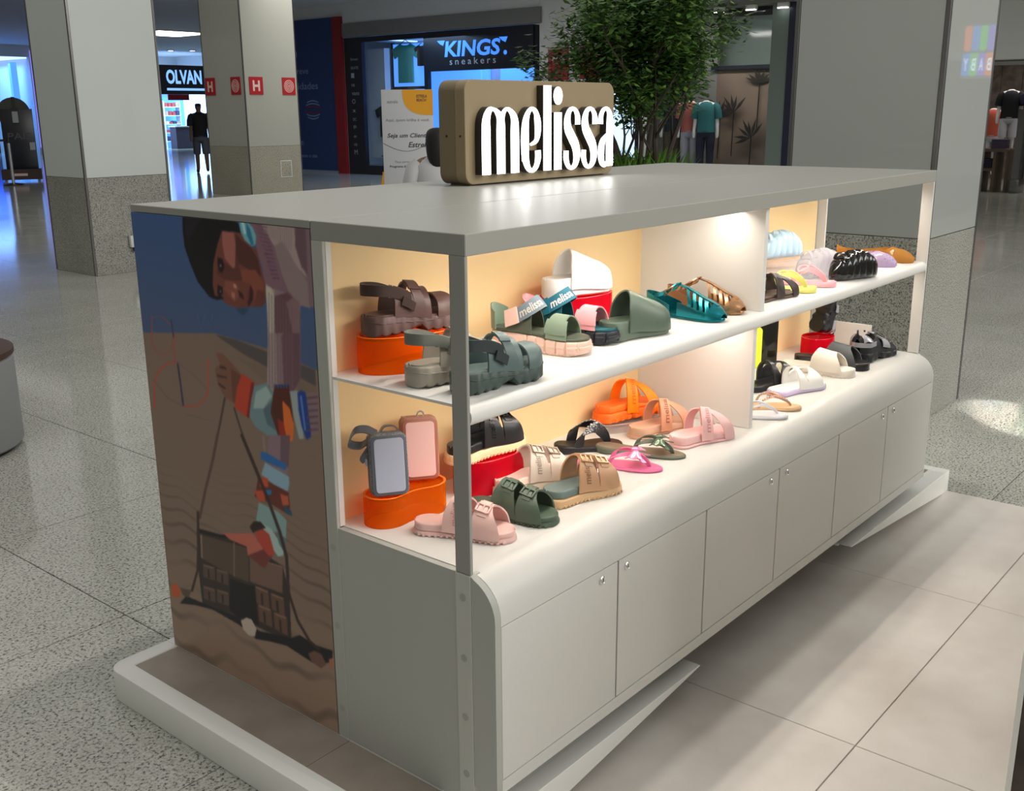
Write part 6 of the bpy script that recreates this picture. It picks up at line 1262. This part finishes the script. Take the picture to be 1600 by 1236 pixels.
stl = thing('stool', 'dark stool under the seated person behind the kiosk', 'stool', (5.035, 4.91, FZ)); mk('seat', B().lathe([(.001, .52), (.2, .52), (.21, .54), (.2, .56), (.001, .56)], 28), m_black, stl)
for k in range(4): a = math.pi / 4 + k * math.pi / 2; mk('leg', B().tube([(.13 * math.cos(a), .13 * math.sin(a), .46), (.19 * math.cos(a), .19 * math.sin(a), 0)], .013, 8), m_steel_dark, stl)

# round drum at the left edge
dr = thing('drum_seat', 'grey round drum seat with a brown rim cut off by the left edge', 'seat', (.425, 3.90, FZ))
mk('drum', B().lathe([(.001, .02), (.40, .02), (.41, .03), (.41, .44), (.40, .45), (.001, .45)], 48), mat('drum_grey', (.24, .245, .25), .5), dr); mk('top_cushion', B().lathe([(.001, .45), (.40, .45), (.415, .46), (.415, .485), (.38, .50), (.001, .50)], 48), mat('cushion_brown', (.06, .03, .022), .6), dr); mk('base_ring', B().lathe([(.001, 0), (.38, 0), (.38, .02), (.001, .02)], 40), m_black, dr)

# ------------------------------------------------------------------ indoor tree
def build_tree():
    base = Vector((9.05, 5.45, FZ)); rr = random.Random(21)
    t = thing('indoor_tree', 'leafy multi stem indoor tree standing behind the kiosk', 'tree', tuple(base))
    m_bark = mat('bark', (.055, .042, .032), .8)
    m_leaf = mat('leaf_green', (.035, .085, .02), .45); nt, N, p = nodes(m_leaf)
    oi = N('ShaderNodeNewGeometry'); r = ramp(N, [(0., (.03, .075, .02)), (.5, (.06, .15, .03)), (1., (.17, .30, .06))]); nt.links.new(oi.outputs['Random Per Island'], r.inputs['Fac']); nt.links.new(r.outputs['Color'], p.inputs['Base Color'])
    tips = []
    def grow(p, d, L, r, depth, b):
        n = 5; path = [p]; q = p.copy(); dd = d.copy()
        for i in range(n):
            dd = (dd + Vector((rr.uniform(-.16, .16), rr.uniform(-.16, .16), rr.uniform(-.04, .12)))).normalized(); q = q + dd * L / n; path.append(q.copy())
            if depth >= 2: tips.append((q.copy(), depth))
        b.tube(path, [r * (1 - .45 * i / n) for i in range(n + 1)], 6 if depth < 2 else 4)
        if depth < 4:
            for k in range(3 if depth < 3 else 2):
                s = path[rr.choice((2, 3, 4, 5))]; a = rr.uniform(0, 6.283); o = Vector((math.cos(a), math.sin(a), rr.uniform(.0, .7))).normalized()
                grow(s, (dd * .55 + o * .75).normalized(), L * rr.uniform(.55, .75), r * .5, depth + 1, b)
    for k in range(6):
        a = k * 1.047 + .3; b = B(); tips_before = len(tips)
        d = Vector((math.cos(a) * .30, math.sin(a) * .30, 1)).normalized()
        grow(Vector((math.cos(a) * .13, math.sin(a) * .13, .45)), d, 1.35, .036, 0, b)
        mk('stem', b, m_bark, t, recalc=False)
    lf = B(); V, F = [], []
    for q, dep in tips:
        for k in range(8 if dep > 2 else 3):
            c = q + Vector((rr.gauss(0, .10), rr.gauss(0, .10), rr.gauss(0, .08)))
            if c.z < 1.25 + .25 * rr.random(): continue
            if math.hypot(c.x, c.y) > 1.5: continue
            a = rr.uniform(0, 6.283); d = Vector((math.cos(a), math.sin(a), rr.uniform(-.7, .2))).normalized(); n = d.cross(Vector((rr.uniform(-.4, .4), rr.uniform(-.4, .4), 1))).normalized(); L = rr.uniform(.07, .13); w = L * .22
            up = d.cross(n) * L * .06; i = len(V)
            V += [c, c + d * L * .5 + n * w + up, c + d * L, c + d * L * .5 - n * w + up]; F += [(i, i + 1, i + 2), (i, i + 2, i + 3)]
    lf.add(V, F); tag(mk('foliage', lf, m_leaf, t, recalc=False), kind='stuff')
    pl = thing('planter', 'low planter around the foot of the indoor tree', 'planter', tuple(base))
    mk('box', B().box(-.9, .9, -.9, .9, 0, .62), m_fascia, pl, bevel=.02); mk('soil', B().box(-.85, .85, -.85, .85, .62, .64), mat('soil', (.03, .022, .016), .9), pl)
    gv, gf = [], []; gb = B()
    for k in range(700):
        x, y = rr.gauss(-.05, .26), rr.gauss(.1, .26); a = rr.uniform(0, 6.283); L = rr.uniform(.25, .62) ; d = Vector((math.cos(a) * .45, math.sin(a) * .45, 1)).normalized(); n = Vector((-math.sin(a), math.cos(a), 0)) * .018; c = Vector((x, y, .63)); i = len(gv)
        gv += [c - n * .5, c + n * .5, c + d * L * .6 + n, c + d * L * .6 - n, c + d * L + Vector((math.cos(a), math.sin(a), -.3)) * .06]; gf += [(i, i + 1, i + 2, i + 3), (i + 3, i + 2, i + 4)]
    gb.add(gv, gf); mg = mat('ground_plant_green', (.10, .22, .03), .5)
    tag(tag(mk('ground_plants', gb, mg, None, recalc=False), 'bright green ground cover around the tree foot', 'plants'), kind='stuff').location = base
build_tree()

# colourful shop sign across the hall, seen mirrored in the pillar glass
bs = thing('shop_sign', 'colourful glowing sign of letter tiles on the wall across the hall', 'sign', (FX - .05, -3.69, 1.98)); bso = (FX - .05, -3.69, 1.98)
mk('backing', B(bso).box(FX - .03, FX - .01, -3.95, -3.43, 1.95, 2.84), m_wall, bs)
BC = ((.9, .25, .08), (.25, .2, .9), (.15, .7, .15), (.1, .35, 1.))
for k in range(4):
    y1 = -3.44 - k * .125
    mk('letter_tile', B(bso).prism([(a_, b_) for a_, b_ in rrect(y1 - .12, y1, 2.0, 2.36, .03)], FX - .06, FX - .031, 'x'), glow('tile_glow%d' % k, BC[k], 1.1), bs)
    fit_text('BABY'[k], .07, .2, frame_matrix((FX - .062, y1 - .025, 2.08), (0, -1, 0), (0, 0, 1)), glow('tile_letter', (.7, .85, 1.), 2.), 'lettering', bs, off=bso, bold=.02)
    mk('upper_tile', B(bso).prism([(a_, b_) for a_, b_ in rrect(y1 - .115, y1 - .01, 2.40, 2.80, .04)], FX - .06, FX - .031, 'x'), glow('tile_glow_up%d' % k, BC[(k + 1) % 4], 1.1), bs)
